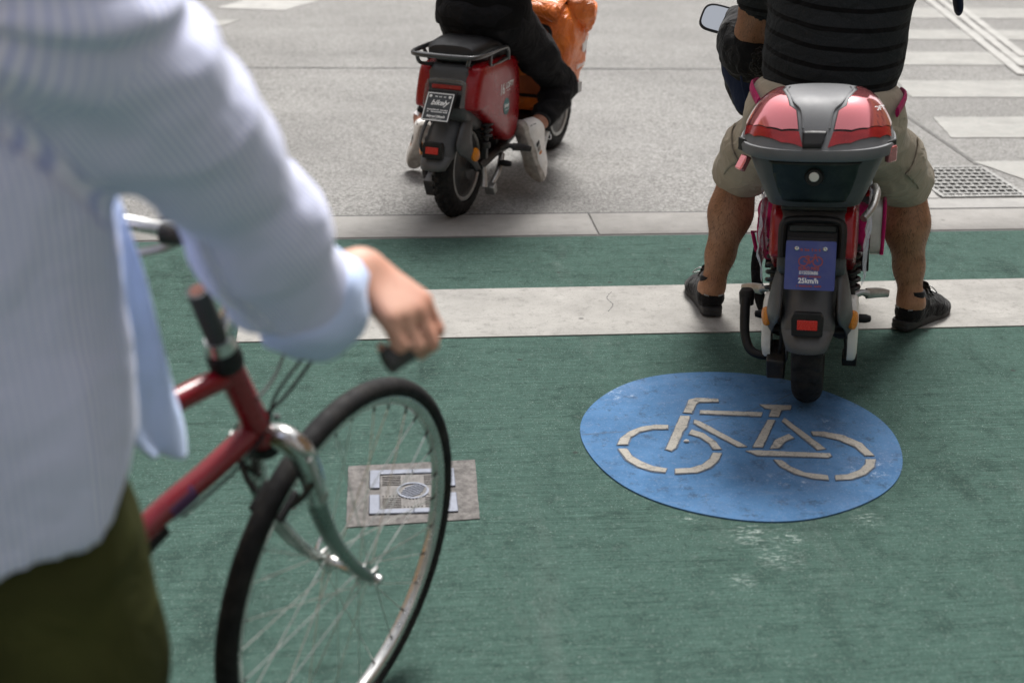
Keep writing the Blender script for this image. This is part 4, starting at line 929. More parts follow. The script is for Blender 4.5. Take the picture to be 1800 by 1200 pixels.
# grab bar ends beside the case, film over the side panels
for s in (-1, 1):
    if s > 0: ON('grab_bar', tube([(s * .155, .10, .60), (s * .160, .02, .605), (s * .150, -.05, .585), (s * .128, -.09, .565)], .0105, 12, 6), 'alu')
    rings = []
    rnd = random.Random(8 + s)
    for i in range(15):
        z = .595 - .215 * i / 14; ring = []
        for j in range(26):
            y = -.085 + .40 * j / 25 + .10 * max(0, (.5 - z)); 
            ring.append(Vector((s * (.146 + .012 * noise.noise(Vector((y * 9, z * 13, s * 3))) + .006 * noise.noise(Vector((y * 26, z * 38, s))) - .018 * max(0, (-y) * 6) - .02 * max(0, .44 - z) * 4), y, z - .02 * math.sin(j * .7))))
        rings.append(ring)
    ON('plastic_wrap', loft(rings, False, False, closed=False), 'film', angle=180)
def muff(s):
    K = Matrix.Translation((s * .285, -.06, .04)) @ Matrix.Scale(.95, 4) @ Matrix.Translation((-s * .285 + (-.05 if s < 0 else .02), .06, -.04 - (.088 if s < 0 else -.065)))
    TB = barN @ K
    pts = [(s * .21, .02, .085), (s * .265, -.02, .075), (s * .315, -.085, .055), (s * .335, -.135, .025)]
    b = Body((-.6, -.45, -.35), (.6, .35, .35), .007)
    b.chain(pts, [.05, .075, .088, .085], .06, ((0, 1, 0), .95))
    if s < 0: b.cap((s * .27, -.01, .03), (s * .31, -.07, -.10), .080, .070, .08); b.cap((s * .30, -.05, -.09), (s * .315, -.09, -.135), .07, .058, .05)
    else: b.cap((s * .27, -.01, .05), (s * .31, -.07, -.03), .075, .060, .08)
    Vv, Q = b.mesh(); Vv = wrinkle(Vv, Q, lambda p: .010 * noise.noise(p * 14) + .005 * noise.noise(p * 34))
    m = ON('bar_muff', xf(([Vector(p) for p in Vv], Q), TB), 'blackcloth')
    b = Body((-.6, -.45, -.35), (.6, .35, .35), .006)
    b.chain([(s * .362, -.10, .10), (s * .380, -.11, -.02), (s * .375, -.135, -.13)], [.030, .045, .036], .03, ((s * .9, -.45, 0), .45))
    Vv, Q = b.mesh(); ON('muff_flap', xf(([Vector(p) for p in Vv], Q), TB), 'navy', m)
    if s < 0: ON('muff_piping', xf(tube([(s * .368, -.15, .09), (s * .392, -.165, .0), (s * .388, -.178, -.10), (s * .372, -.165, -.15), (s * .366, -.125, -.155)], .0035, 8, 7), TB), 'navy', m)
    b = Body((-.6, -.45, -.35), (.6, .35, .35), .006); b.cap((s * .322, -.165, .02), (s * .328, -.19, .012), .058, .052, .02)
    Vv, Q = b.mesh(); Vv = wrinkle(Vv, Q, lambda p: .008 * noise.noise(p * 60)); ON('muff_cuff', xf(([Vector(p) for p in Vv], Q), TB), 'fur', m)
for s in (-1, 1): muff(s)
# ------------------------------------------------------------------ people
def head(b, c, f, up=(0, 0, 1), s=1.0):
    """skull, jaw, nose, ears, brows, lips and chin, blended into the body's one skin; f = facing"""
    f = Vector(f).normalized(); u = Vector(up); r = f.cross(u).normalized(); u = r.cross(f); c = Vector(c)
    P = lambda x, y, z: tuple(c + (r * x + f * y + u * z) * s)
    rotm = [[r[i], f[i], u[i]] for i in range(3)]
    b.ell(P(0, -.008, .025), (.076 * s, .096 * s, .095 * s), .03, rot=rotm); b.ell(P(0, .025, -.045), (.058 * s, .068 * s, .070 * s), .05, rot=rotm)
    b.cap(P(0, .085, .012), P(0, .112, -.022), .009 * s, .014 * s, .018)                       # nose
    for sx in (-1, 1):
        b.ell(P(sx * .033, .088, .012), (.017 * s, .012 * s, .009 * s), .01, sub=True, rot=rotm)    # eye sockets
        b.ell(P(sx * .033, .078, .012), (.0125 * s, .0125 * s, .0125 * s), .004, rot=rotm)         # eyes
        b.cap(P(sx * .018, .088, .030), P(sx * .048, .078, .032), .007 * s, .006 * s, .012)        # brows
        b.ell(P(sx * .077, -.008, -.005), (.010 * s, .022 * s, .034 * s), .012, rot=rotm)          # ears
    b.cap(P(-.02, .088, -.058), P(.02, .088, -.058), .0085 * s, None, .01); b.cap(P(-.017, .086, -.070), P(.017, .086, -.070), .0085 * s, None, .008)
    b.ell(P(0, .075, -.098), (.022 * s, .018 * s, .016 * s), .03, rot=rotm)

def hair_cap(c, f, h=.007, s=1.0, length=.02):
    f = Vector(f).normalized(); u = Vector((0, 0, 1)); r = f.cross(u).normalized(); u = r.cross(f); c = Vector(c)
    rotm = [[r[i], f[i], u[i]] for i in range(3)]
    b = Body(c - Vector((.2, .2, .2)), c + Vector((.2, .2, .2)), h)
    b.ell(c + (f * -.016 + u * .034) * s, (.084 * s, .103 * s, .098 * s), .02, rot=rotm); b.ell(c + (f * -.055 - u * .03) * s, (.066 * s, .052 * s, .07 * s), .04, rot=rotm)
    b.cut(lambda P: np.minimum(((P - np.array(c + (f * .045 + u * .045) * s)) @ np.array(f - u * .75)) , 1.0) - .0)
    V, Q = b.mesh(); V = wrinkle(V, Q, lambda p: .004 * noise.noise(Vector((p.x * 60, p.y * 60, p.z * 18))))
    return V, Q

def hand(b, w, pd, palm_n, curl, side, s=1.0):
    """palm and five separate fingers; w wrist, pd direction of the knuckles, palm_n out of the palm, side = +1 thumb on the pd x palm_n side, curl = bend per joint (deg)"""
    w = Vector(w); d = Vector(pd).normalized(); n = Vector(palm_n); n = (n - d * n.dot(d)).normalized(); t = d.cross(n).normalized() * side
    for q, wd in ((.030, .019), (.060, .021), (.085, .020)):
        pass
    for k, off in enumerate((.030, .010, -.010, -.029)):
        b.cap(tuple(w + d * .006 + t * off * .6), tuple(w + (d * (.084 - .006 * abs(k - 1)) + t * off * 1.1 - n * .004) * s), .0165, .0135, .014)
    for k, (off, L) in enumerate(zip((.032, .011, -.011, -.032), (.92, 1.0, .94, .76))):
        p = w + (d * (.088 - .006 * abs(k - 1)) + t * off * 1.08 - n * .003) * s; a = 0
        for seg, (ln, r0, r1) in enumerate(((.044, .0108, .0098), (.028, .0096, .0088), (.022, .0087, .0074))):
            a += R(curl[seg]); q = p + (d * math.cos(a) + n * math.sin(a)) * ln * L * s
            b.cap(tuple(p), tuple(q), r0 * s, r1 * s, .005); p = q
    p = w + (d * .018 + t * .028 + n * .006) * s
    for dd, ln, r0, r1 in (((.55, .60, .45), .042, .0155, .0125), ((.75, .12, .62), .032, .0118, .0105), ((.60, -.25, .70), .026, .0104, .0085)):
        v = (d * dd[0] + t * dd[1] + n * dd[2]).normalized(); q = p + v * ln * s; b.cap(tuple(p), tuple(q), r0, r1, .008); p = q

def shoe(parent, heel, toe_az, pitch, side, upper, sole, stripe=None, s=1.0, up_roll=0):
    T = Matrix.Translation(heel) @ Matrix.Rotation(R(-toe_az), 4, 'Z') @ Matrix.Rotation(R(pitch), 4, 'X') @ Matrix.Rotation(R(up_roll), 4, 'Y') @ Matrix.Scale(s, 4)
    return shoe_T(parent, T, side, upper, sole, stripe)
def shoe_T(parent, T, side, upper, sole, stripe=None):
    b = Body((-.09, -.05, -.02), (.09, .33, .17), .0045)
    b.cap((0, .038, .055), (0, .05, .098), .036, .040, .02).cap((0, .05, .05), (side * .004, .19, .045), .042, .040, .03).cap((side * .002, .10, .085), (side * .004, .17, .060), .030, .028, .03)
    b.ell((side * .006, .205, .036), (.046, .060, .034), .03).ell((side * .010, .245, .030), (.036, .036, .024), .02)
    b.cap((0, .048, .098), (0, .046, .16), .030, .034, .012, sub=True)
    b.cut(lambda P: .020 - P[..., 2])
    V, Q = b.mesh()
    V = wrinkle(V, Q, lambda p: .0016 * noise.noise(p * 55))
    sh = ob('shoe', xf(([Vector(p) for p in V], Q), T), M[upper], parent, angle=180)
    out_ = [(-.034, .01), (-.022, -.008), (0, -.012), (.022, -.008), (.034, .01), (.036, .07), (.038 + side * .004, .15), (.044 + side * .006, .205), (.036 + side * .010, .25), (.015 + side * .012, .277), (-.012 + side * .012, .277), (-.034 + side * .010, .25), (-.044 + side * .006, .205), (-.036 + side * .004, .15), (-.034, .07)]
    O_ = cat(out_, 4, True)
    def ring(z, g): return [(p[0] * g, .13 + (p[1] - .13) * (1 + (g - 1) * .4), z + .016 * max(0, (p[1] - .21) / .07) ** 2) for p in O_]
    ob('sole', xf(loft([ring(.0, .93), ring(.002, .99), ring(.012, 1.02), ring(.014, .99), ring(.024, 1.02), ring(.030, .99), ring(.031, .9)]), T), M[sole], sh, angle=50)
    ob('tongue', xf(loft([sring((side * .003, y, z), .024 - .004 * abs(q), .006, 2.5, 20, 'y') for q, (y, z) in zip((0, .3, .6, 1), ((.165, .082), (.135, .104), (.112, .128), (.100, .142)))]), T), M[upper], sh)
    lace = []
    for k in range(5):
        y = .112 + .020 * k; z = .116 - .0135 * k + (.005 if k < 2 else 0); lace.append(tube([(-.026, y - .004, z - .014), (-.012, y, z + .001), (.012, y + .003, z + .001), (.026, y - .001, z - .014)], .0024, 6, 4))
    lace.append(tube([(0, .115, .122), (side * .03, .105, .135), (side * .05, .115, .115), (side * .02, .12, .118)], .002, 6, 6))
    ob('laces', xf(join(*lace), T), M['greytrim' if upper != 'sneaker' else 'white'], sh)
    return sh, T

def leg_hair(parent, V, Q, keep, seed, n=2600, L=.011):
    rnd = random.Random(seed); N = vnormals(V, Q); idx = [i for i in range(len(V)) if keep(V[i])]
    v, f = [], []
    for _ in range(n):
        i = rnd.choice(idx); p = Vector(V[i]); nn = Vector(N[i]); d = (nn * .8 + Vector((rnd.uniform(-.5, .5), rnd.uniform(-.5, .5), -.75 + rnd.uniform(-.3, .3)))).normalized()
        s_ = d.cross(nn); s_ = s_.normalized() * .00032 if s_.length > 1e-4 else Vector((.0003, 0, 0)); l = L * rnd.uniform(.5, 1.2); k = len(v)
        m = p + d * l * .6; e = p + d * l + Vector((0, 0, -.2 * l))
        v += [p - s_, p + s_, m + s_ * .7, m - s_ * .7, e]; f += [(k, k + 1, k + 2, k + 3), (k + 3, k + 2, k + 4)]
    o = ob('leg_hair', (v, f), M['hair'], parent); o['kind'] = 'stuff'; return o

# ---- rider of the near moped (coordinates in an upright frame at the moped's rear tyre)
U = frame((1.19, 3.24, 0), 20, 0)
def person(name, label, U, base):
    return thing(name, label, 'person', U @ Matrix.Translation(base))
def rebase(V, base): return [Vector(p) - Vector(base) for p in V]
base = (-.03, .45, 0)
p = person('person', 'moped rider in a black banded T-shirt, khaki shorts and black trainers, feet on the ground', U, base)
Lh, Rh = (-.335, .535, .012), (.268, .60, .012)
kL, kR = (-.292, .635, .475), (.222, .675, .475); aL, aR = (-.345, .580, .105), (.290, .645, .105)
b = Body((-.55, -.15, -.02), (.48, 1.30, 1.66), .0062)
b.ell((-.045, .30, .735), (.17, .15, .12), .06).cap((-.045, .33, .76), (-.04, .42, 1.08), .150, .165, .08, ((0, 1, 0), .8)).cap((-.04, .42, 1.08), (-.03, .47, 1.20), .165, .13, .08, ((0, 1, 0), .72))
b.cap((-.20, .46, 1.215), (.145, .46, 1.215), .075, .075, .06).cap((-.03, .47, 1.25), (-.025, .50, 1.36), .062, .056, .05)
head(b, (-.025, .525, 1.47), (.1, 1, -.1))
for hip, kn, an, hl, az in (((-.14, .36, .70), kL, aL, Lh, -18), ((.05, .36, .70), kR, aR, Rh, 30)):
    b.chain([hip, tuple((np.array(hip) * .45 + np.array(kn) * .55)), kn], [.098, .084, .062], .04)
    k_ = Vector(kn); a_ = Vector(an); d = a_ - k_
    cal = k_ + d * .33 + Vector((0, -.020, 0)); low = k_ + d * .72
    b.chain([tuple(k_ + Vector((0, -.004, .01))), tuple(cal), tuple(low), tuple(a_)], [.062, .066, .045, .036], .03); b.ell(tuple(k_ + d * .30 + Vector((0, -.036, 0))), (.054, .044, .09), .04)
    T = Matrix.Rotation(R(-az), 4, 'Z'); fz = lambda x, y, z: tuple(Vector(hl) + (T @ Vector((x, y, z))))
    b.chain([an, fz(0, .05, .075), fz(0, .12, .05), fz(0, .20, .035)], [.034, .036, .032, .024], .03)
    for q in range(5): b.cap(fz(-.026 + .013 * q, .20, .030), fz(-.028 + .014 * q, .235 - .004 * abs(q - 2), .026), .009, .008, .006)
# arms: left bent to the muff, right reaching ahead
mL = (U.inverted() @ NEAR @ barN) @ Vector((-.330, -.170, .012)); mR = (U.inverted() @ NEAR @ barN) @ Vector((.328, -.18, .06))
sL, eL, sR, eR = Vector((-.225, .465, 1.20)), Vector((-.318, .650, .862)), Vector((.165, .465, 1.20)), Vector((.195, .735, 1.13))
for s_, e_, m_, sd in ((sL, eL, mL, -1), (sR, eR, mR, 1)):
    w_ = m_ + (m_ - e_).normalized() * .02
    b.chain([tuple(s_), tuple(s_.lerp(e_, .55)), tuple(e_)], [.066, .054, .046], .03); b.chain([tuple(e_), tuple(e_.lerp(w_, .35)), tuple(w_)], [.046, .045, .030], .03)
    hd = (w_ - e_).normalized(); hand(b, w_, hd, Vector((0, 0, -1)), (35, 55, 40), sd)
V, Q = b.mesh(2)
bo = ob('body', (rebase(V, base), Q), M['skin_tan'], p, angle=180)
def hk(v): return v[2] < .44 and v[2] > .12
leg_hair(bo, V - np.array(base), Q, hk, 3, 3600, .012)
leg_hair(bo, V - np.array(base), Q, lambda v: v[0] < -.2 and v[2] > .80 and v[2] < 1.04, 5, 900, .010).name = 'arm_hair'
# T-shirt
b = Body((-.45, .05, .62), (.40, .80, 1.36), .0065)
b.cap((-.045, .335, .76), (-.042, .385, .94), .172, .176, .08, ((0, 1, 0), .86)).cap((-.042, .385, .94), (-.035, .43, 1.13), .176, .188, .08, ((0, 1, 0), .78)).cap((-.035, .43, 1.13), (-.03, .465, 1.20), .18, .14, .08, ((0, 1, 0), .74)).cap((-.20, .46, 1.205), (.145, .46, 1.205), .088, .088, .07)
b.cap((-.215, .465, 1.205), tuple(sL.lerp(eL, .48)), .086, .074, .05).cap((.155, .465, 1.205), tuple(sR.lerp(eR, .60)), .086, .074, .05)
b.cap(tuple(sL.lerp(eL, .50)), tuple(sL.lerp(eL, .75)), .066, .075, .006, sub=True).cap(tuple(sR.lerp(eR, .60)), tuple(sR.lerp(eR, .80)), .066, .075, .006, sub=True)
b.cap((-.03, .47, 1.30), (-.025, .50, 1.40), .075, .08, .01, sub=True)
b.cut(lambda P: .735 + .02 * np.sin(P[..., 0] * 14) - P[..., 2])
V, Q = b.mesh(2)
def wr(q):
    k = noise.noise(Vector((q.x * 7 + q.z * 5, q.y * 6, q.z * 13 - q.x * 5))); k2 = noise.noise(Vector((q.x * 5 - q.z * 11, q.y * 5, q.z * 9 + 7)))
    lo = max(0, min(1, (1.02 - q.z) / .25))
    return (.004 + .006 * lo) * (1 - 2 * abs(k)) * .6 + .004 * k2 + .003 * lo * (1 - abs(noise.noise(Vector((q.x * 16 + q.z * 9, q.y * 10, q.z * 20)))) * 2)
V = wrinkle(V, Q, wr)
ob('t_shirt', (rebase(V, base), Q), M['shirtband'], p, angle=180, attr={'band': V[:, 2] * .97 - V[:, 1] * .16 + .05 * V[:, 0]})
# shorts
b = Body((-.50, .08, .42), (.42, .84, .88), .0062)
b.cap((-.14, .33, .76), (.05, .33, .76), .130, .130, .08, ((0, 1, 0), .95)).ell((-.045, .30, .70), (.185, .165, .11), .06)
hems = []
for hip, kn in (((-.155, .35, .715), kL), ((.065, .35, .715), kR)):
    h_, k_ = Vector(hip), Vector(kn); d = (k_ - h_).normalized(); e_ = h_.lerp(k_, .94)
    b.chain([tuple(h_), tuple(h_.lerp(k_, .5) + Vector(((-.014 if hip[0] < 0 else .012), -.01, 0))), tuple(e_)], [.100, .090, .095], .05)
    b.cap(tuple(e_ + d * .045), tuple(e_ + d * .20), .088, .1, .006, sub=True); hems.append((e_, d))
b.cut(lambda P: P[..., 2] - .845)
V, Q = b.mesh(2)
V = wrinkle(V, Q, lambda q: .0035 * (1 - 2.2 * abs(noise.noise(Vector((q.x * 4, q.y * 7 + q.z * 7, q.z * 12 - q.x * 5))))) + .0022 * (1 - 2 * abs(noise.noise(Vector((q.x * 9, q.y * 14 + q.z * 12, q.z * 22 + q.x * 9))))))
sho = ob('shorts', (rebase(V, base), Q), M['khaki'], p, angle=180)
for s_, (hip, kn) in ((-1, ((-.155, .35, .715), kL)), (1, ((.065, .35, .715), kR))):
    h_, k_ = Vector(hip), Vector(kn); d = (k_ - h_).normalized(); c_ = h_.lerp(k_, .55); o_ = Vector((s_, -.35, 0)); o_ = (o_ - d * o_.dot(d)).normalized(); t_ = d.cross(o_)
    T = Matrix((t_, d, o_)).transposed().to_4x4(); T.translation = c_ + o_ * (.080) - Vector(base)
    for nm_, (x0, x1, y0, y1), off in (('cargo_pocket', (-.065, .065, -.07, .075), .004), ('pocket_flap', (-.070, .070, -.080, -.038), .0075)):
        pk = ob(nm_, xf(sheet([(x0, y0), (x1, y0), (x1 - .004, y1), (x0 + .004, y1)], .012, lambda x, y: (x, y, .035)), T), M['khaki'], sho, angle=180)
        sw = pk.modifiers.new('wrap', 'SHRINKWRAP'); sw.target = sho; sw.wrap_method = 'PROJECT'; sw.use_negative_direction = sw.use_positive_direction = True; sw.use_project_x = sw.use_project_y = sw.use_project_z = False
        sw.wrap_method = 'NEAREST_SURFACEPOINT'; sw.wrap_mode = 'ABOVE_SURFACE'; sw.offset = off
        so_ = pk.modifiers.new('thick', 'SOLIDIFY'); so_.thickness = .004; so_.offset = -1
    ob('waist_strap', tube([Vector(q) - Vector(base) for q in ((s_ * .19 - .04, .22, .80), (s_ * .215 - .045, .31, .825), (s_ * .205 - .045, .40, .82))], .016, 10, 5, flat=.35, up=(0, 0, 1)), M['magenta'], sho)
for hl, az, sd, pt in ((Lh, -18, -1, -3), (Rh, 30, 1, -3)):
    sh, T = shoe(p, Vector(hl) - Vector(base), az, pt, sd, 'blackshoe', 'shoesole')
    ob('sock', xf(lathe([(.085, .036), (.10, .040), (.118, .0395), (.128, .0375), (.129, .030)], (0, .046, 0), 28, 'z'), T), M['sock'], p)
    for q in (-1, 1): ob('heel_flash', xf(sheet([(-.014, .0), (.012, .006), (.014, .010), (-.012, .006)], .006, lambda x, y: (q * (.024 + x * .6), -.001 + .012 * (abs(x + q * .0) / .02) * .3, .066 + y)), T), M['greytrim'], sh, solid=.002)
hc, hq = hair_cap((-.025, .525, 1.47), (.1, 1, -.1)); ob('hair', (rebase(hc, base), hq), M['hair'], p, angle=180)

# ---- rider of the far moped
U2 = frame((.282, 5.05, 0), 26, 0); base = (.02, .35, 0)
p = person('person', 'rider in black top, black jeans and white trainers sitting on the far red moped', U2, base)
b = Body((-.62, -.1, -.02), (.52, 1.25, 1.72), .0075)
b.ell((.02, .20, .80), (.155, .14, .11), .06).cap((.02, .21, .82), (.02, .29, 1.12), .135, .15, .08, ((0, 1, 0), .78)).cap((.02, .29, 1.12), (.02, .33, 1.24), .15, .115, .08, ((0, 1, 0), .72))
b.cap((-.14, .32, 1.26), (.18, .32, 1.26), .066, .066, .06).cap((.02, .33, 1.28), (.02, .36, 1.40), .056, .052, .05); head(b, (.02, .385, 1.51), (0, 1, -.05))
kR2, kL2 = Vector((.205, .69, .415)), Vector((-.255, .72, .43))
tR, hR2 = Vector((.195, .395, .075)), Vector((.140, .335, .315)); tL, hL2 = Vector((-.42, .50, .045)), Vector((-.350, .455, .235))
def shoe_frame(h_, t_, up):
    y = (t_ - h_).normalized(); z = Vector(up); z = (z - y * z.dot(y)).normalized(); x = y.cross(z)
    T = Matrix((x, y, z)).transposed().to_4x4(); T.translation = h_; return T @ Matrix.Translation((0, .0, -.02)) @ Matrix.Scale(1.0, 4)
SR, SL = shoe_frame(hR2, tR, (.42, .90, .45)), shoe_frame(hL2, tL, (-.55, .9, .35)) @ Matrix.Scale(.88, 4)
aR2, aL2 = SR @ Vector((0, .042, .135)), SL @ Vector((0, .042, .135))
for hip, kn, an, S_ in (((.11, .24, .745), kR2, aR2, SR), ((-.07, .24, .745), kL2, aL2, SL)):
    b.chain([hip, tuple(Vector(hip).lerp(kn, .55)), tuple(kn)], [.088, .074, .054], .04); b.chain([tuple(kn), tuple(kn.lerp(an, .35)), tuple(an)], [.052, .052, .032], .03); b.chain([tuple(an)] + [tuple(S_ @ Vector(q)) for q in ((0, .05, .07), (0, .12, .05), (0, .20, .036))], [.032, .032, .030, .022], .03)
for s_, sx, e_ in ((-1, -.155, (-.30, .52, 1.02)), (1, .195, (.32, .52, 1.02))):
    w_ = barF @ Vector((s_ * .30, -.10, .085)); e_ = Vector(e_)
    b.chain([(sx, .32, 1.255), tuple(Vector((sx, .32, 1.255)).lerp(e_, .5)), tuple(e_)], [.058, .048, .040], .03); b.chain([tuple(e_), tuple(e_.lerp(w_, .4)), tuple(w_)], [.040, .038, .027], .03)
    hand(b, w_, (w_ - e_) + Vector((0, .1, 0)), Vector((0, .2, -1)), (40, 60, 45), s_)
V, Q = b.mesh(2); ob('body', (rebase(V, base), Q), M['skin_mid'], p, angle=180)
b = Body((-.45, -.08, .70), (.50, .70, 1.42), .0075)
b.cap((.02, .205, .76), (.02, .22, .86), .182, .165, .06, ((0, 1, 0), .92)).cap((.02, .215, .83), (.02, .29, 1.12), .160, .168, .08, ((0, 1, 0), .82)).cap((.02, .29, 1.12), (.02, .33, 1.25), .168, .13, .08, ((0, 1, 0), .75)).cap((-.14, .32, 1.255), (.18, .32, 1.255), .08, .08, .06)
for sx, e_ in ((-.155, (-.30, .52, 1.02)), (.195, (.32, .52, 1.02))): b.cap((sx, .32, 1.25), tuple(Vector((sx, .32, 1.255)).lerp(Vector(e_), .75)), .076, .064, .05)
b.cap((.02, .335, 1.34), (.02, .36, 1.44), .07, .08, .01, sub=True).cut(lambda P: .742 - P[..., 2])
V, Q = b.mesh(2); V = wrinkle(V, Q, lambda q: .009 * (1 - 2 * abs(noise.noise(Vector((q.x * 7, q.y * 7, q.z * 12)))))); ob('t_shirt', (rebase(V, base), Q), M['blackshirt'], p, angle=180)
b = Body((-.50, -.05, .22), (.46, .90, .93), .0065)
b.ell((.02, .195, .785), (.175, .165, .115), .06).cap((.02, .20, .80), (.02, .21, .86), .155, .15, .05, ((0, 1, 0), .85))
for hip, kn, an in (((.115, .235, .755), kR2, aR2), ((-.075, .235, .755), kL2, aL2)):
    b.chain([hip, tuple(Vector(hip).lerp(kn, .5)), tuple(kn)], [.100, .080, .060], .04); b.chain([tuple(kn), tuple(kn.lerp(an, .4)), tuple(kn.lerp(an, .86))], [.060, .062, .048], .02)
    d = (an - kn).normalized(); 
b.cut(lambda P: P[..., 2] - .84)
V, Q = b.mesh(2)
V = wrinkle(V, Q, lambda q: .0075 * (1 - 2.2 * abs(noise.noise(Vector((q.x * 9, q.y * 8 + q.z * 10, q.z * 14))))) * (1.5 if q.z < .5 else 1)); jn = ob('jeans', (rebase(V, base), Q), M['jeans'], p, angle=180)
for S_, sd in ((SR, 1), (SL, -1)):
    T = Matrix.Translation(-Vector(base)) @ S_
    sh, _ = shoe_T(p, T, sd, 'sneaker', 'sole')
    for q in (-1, 1):
        for k, (c_, m_) in enumerate(((.108, 'plateblack'), (.130, 'sole'), (.152, 'amber'))):
            ob('side_stripe', xf(sheet([(-.008, 0), (.007, 0), (.011, .055), (-.004, .055)], .010, lambda x, y: (q * (.0455 - .30 * max(0, y - .022) - .0 * k), c_ + x - y * .35, .036 + y * .62)), T), M[m_], sh, solid=.0025)
        ob('heel_patch', xf(sheet([(0, 0), (.030, .002), (.026, .034), (.004, .030)], .008, lambda x, y: (q * (.037 + .0015 * math.sin(x * 60)), .016 + x, .040 + y)), T), M['plateblack'], sh, solid=.003)
    a_ = (aR2 if sd > 0 else aL2) - Vector(base); k_ = (kR2 if sd > 0 else kL2) - Vector(base); d = (a_ - k_).normalized()
    ob('sock', tube([tuple(a_ - d * .06), tuple(a_ - d * .01), tuple(a_ + d * .012)], [.040, .040, .042], 18, 4), M['sock' if sd > 0 else 'whitesock'], p)
hc, hq = hair_cap((.02, .385, 1.51), (0, 1, -.05)); ob('hair', (rebase(hc, base), hq), M['brownhair'], p, angle=180)

# ---- orange courier bag on the far moped's footboard
g = thing('courier_bag', 'orange tarpaulin courier bag standing upright on the far red moped behind its shield', 'bag', FAR @ Matrix.Translation((0, .78, .285)))
rings = []
for z, hw, y0, y1 in ((0, .150, -.06, .115), (.01, .165, -.10, .125), (.06, .195, -.135, .155), (.18, .222, -.16, .20), (.30, .235, -.165, .22), (.40, .228, -.16, .205), (.455, .205, -.14, .16), (.485, .165, -.10, .11), (.495, .12, -.06, .07)):
    ring = sring((0, (y0 + y1) / 2, z), hw, (y1 - y0) / 2, 4.2, 64)
    rings.append([q + Vector((q.x, q.y, 0)).normalized() * (.016 * noise.noise(q * 8 + Vector((3, 0, 0))) + .008 * noise.noise(q * 24)) for q in ring])
V = []
R2_ = []
for i in range(len(rings) - 1):
    for k in range(4):
        u = k / 4; R2_.append([a.lerp(b_, u) + Vector((a.x, a.y, 0)).normalized() * (.010 * (1 - 2 * abs(noise.noise(a.lerp(b_, u) * 10))) + .006 * (1 - 2 * abs(noise.noise(a.lerp(b_, u) * 22)))) for a, b_ in zip(rings[i], rings[i + 1])])
R2_.append(rings[-1])
bag = ob('bag_body', loft(R2_), M['orangevinyl'], g, angle=70)
ob('bag_opening', prism(rr(.05, .24, .235, .30, .03), -.168, -.150, 'y'), M['orangedark'], bag, bevel=(.004, 2))
ob('opening_zip', xf(tube([(p_[0], -.170, p_[1]) for p_ in rr(.05, .24, .24, .305, .03, 4)], .008, 8, 1, closed=True), Matrix.Identity(4)), M['blackplastic'], bag)
fl = []
for i in range(9):
    u = i / 8; fl.append([Vector((-.20 + .40 * j / 14, -.175 + .33 * u, .475 + .032 * math.sin(math.pi * min(1, u * 1.1)) + .012 * noise.noise(Vector((j * .35, u * 3, 1))) - .05 * max(0, 1 - u * 7) - .02 * (abs(j - 7) / 7) ** 4)) for j in range(15)])
ob('bag_flap', loft(fl, False, False, closed=False), M['orangevinyl'], bag, solid=.006)
b = Body((.05, -.2, .2), (.38, .3, .58), .006); b.chain([(.185, .02, .47), (.228, .06, .43), (.240, .10, .37)], [.035, .052, .030], .03).cap((.205, .0, .44), (.235, .13, .43), .03, .035, .03)
V, Q = b.mesh(); V = wrinkle(V, Q, lambda q: .016 * (1 - 2 * abs(noise.noise(q * 17)))); ob('rolled_pocket', ([Vector(q) for q in V], Q), M['orangevinyl'], bag, angle=180)
ob('pocket_strap', tube([(.150, -.10, .475), (.200, -.02, .465), (.225, .04, .42), (.215, .12, .34)], .012, 8, 6, flat=.3, up=(0, 0, 1)), M['blackcloth'], bag)
T = Matrix.Translation((.244, .035, .245)) @ Matrix.Rotation(R(90), 4, 'Z') @ Matrix.Rotation(R(90), 4, 'X')
ob('white_emblem', xf(sheet([(-.03, -.05), (.01, -.06), (.05, -.02), (.04, .05), (.0, .08), (-.02, .03)], .015, lambda x, y: (x + .05, y + .06, .004 * noise.noise(Vector((x * 30, y * 30, 0))))), T), M['white'], bag, solid=.003)
text('bag_lettering', 'Lieferando', .030, M['white'], bag, T @ Matrix.Translation((-.005, -.045, .004)), .9, .0006)
ob('reflective_strip', xf(box((-.02, -.150, -.006), (.13, .045, .006)), T), M['greytrim'], bag)

# ---- pink bag slung across the near moped's footwell
g = thing('shoulder_bag', 'magenta shoulder bag with white side panel hanging between the near rider\'s legs', 'bag', NEAR @ Matrix.Translation((0, .44, .29)))
b = Body((-.26, -.16, -.06), (.26, .16, .24), .006); b.cap((-.128, 0, .085), (.125, 0, .085), .060, .060, .02, ((0, 0, 1), 1.25)); b.cap((-.140, -.03, .02), (-.140, .03, .13), .038, .040, .03)
V, Q = b.mesh(); V = wrinkle(V, Q, lambda q: .008 * noise.noise(q * 18) + .004 * noise.noise(q * 45)); sb = ob('bag_body', ([Vector(q) for q in V], Q), M['magenta'], g, angle=180)
ob('side_panel', pillow([(-.05, .02), (.05, .02), (.055, .11), (.04, .165), (-.04, .165), (-.055, .11)], [(.155, 1), (.186, 1), (.193, .9), (.195, .5), (.1955, .03)], 'x'), M['whiteplastic'], sb, angle=60)
ob('piping', tube([(.190, -.055, .02), (.192, -.058, .11), (.192, -.04, .168), (.192, .04, .168)], .006, 8, 6), M['magenta'], sb)
ob('buckle', join(tube([(-.182, -.062, .02), (-.195, -.07, .085), (-.165, -.075, .09), (-.155, -.07, .025)], .0065, 8, 1, closed=True), box((-.165, -.068, .115), (.03, .012, .03))), M['magenta'], sb)
ob('strap', tube([(-.175, -.06, .03), (-.180, -.08, -.03), (-.165, -.12, -.11), (-.130, -.17, -.17)], .017, 10, 7, flat=.25, up=(1, 0, 0)), M['blackcloth'], sb)
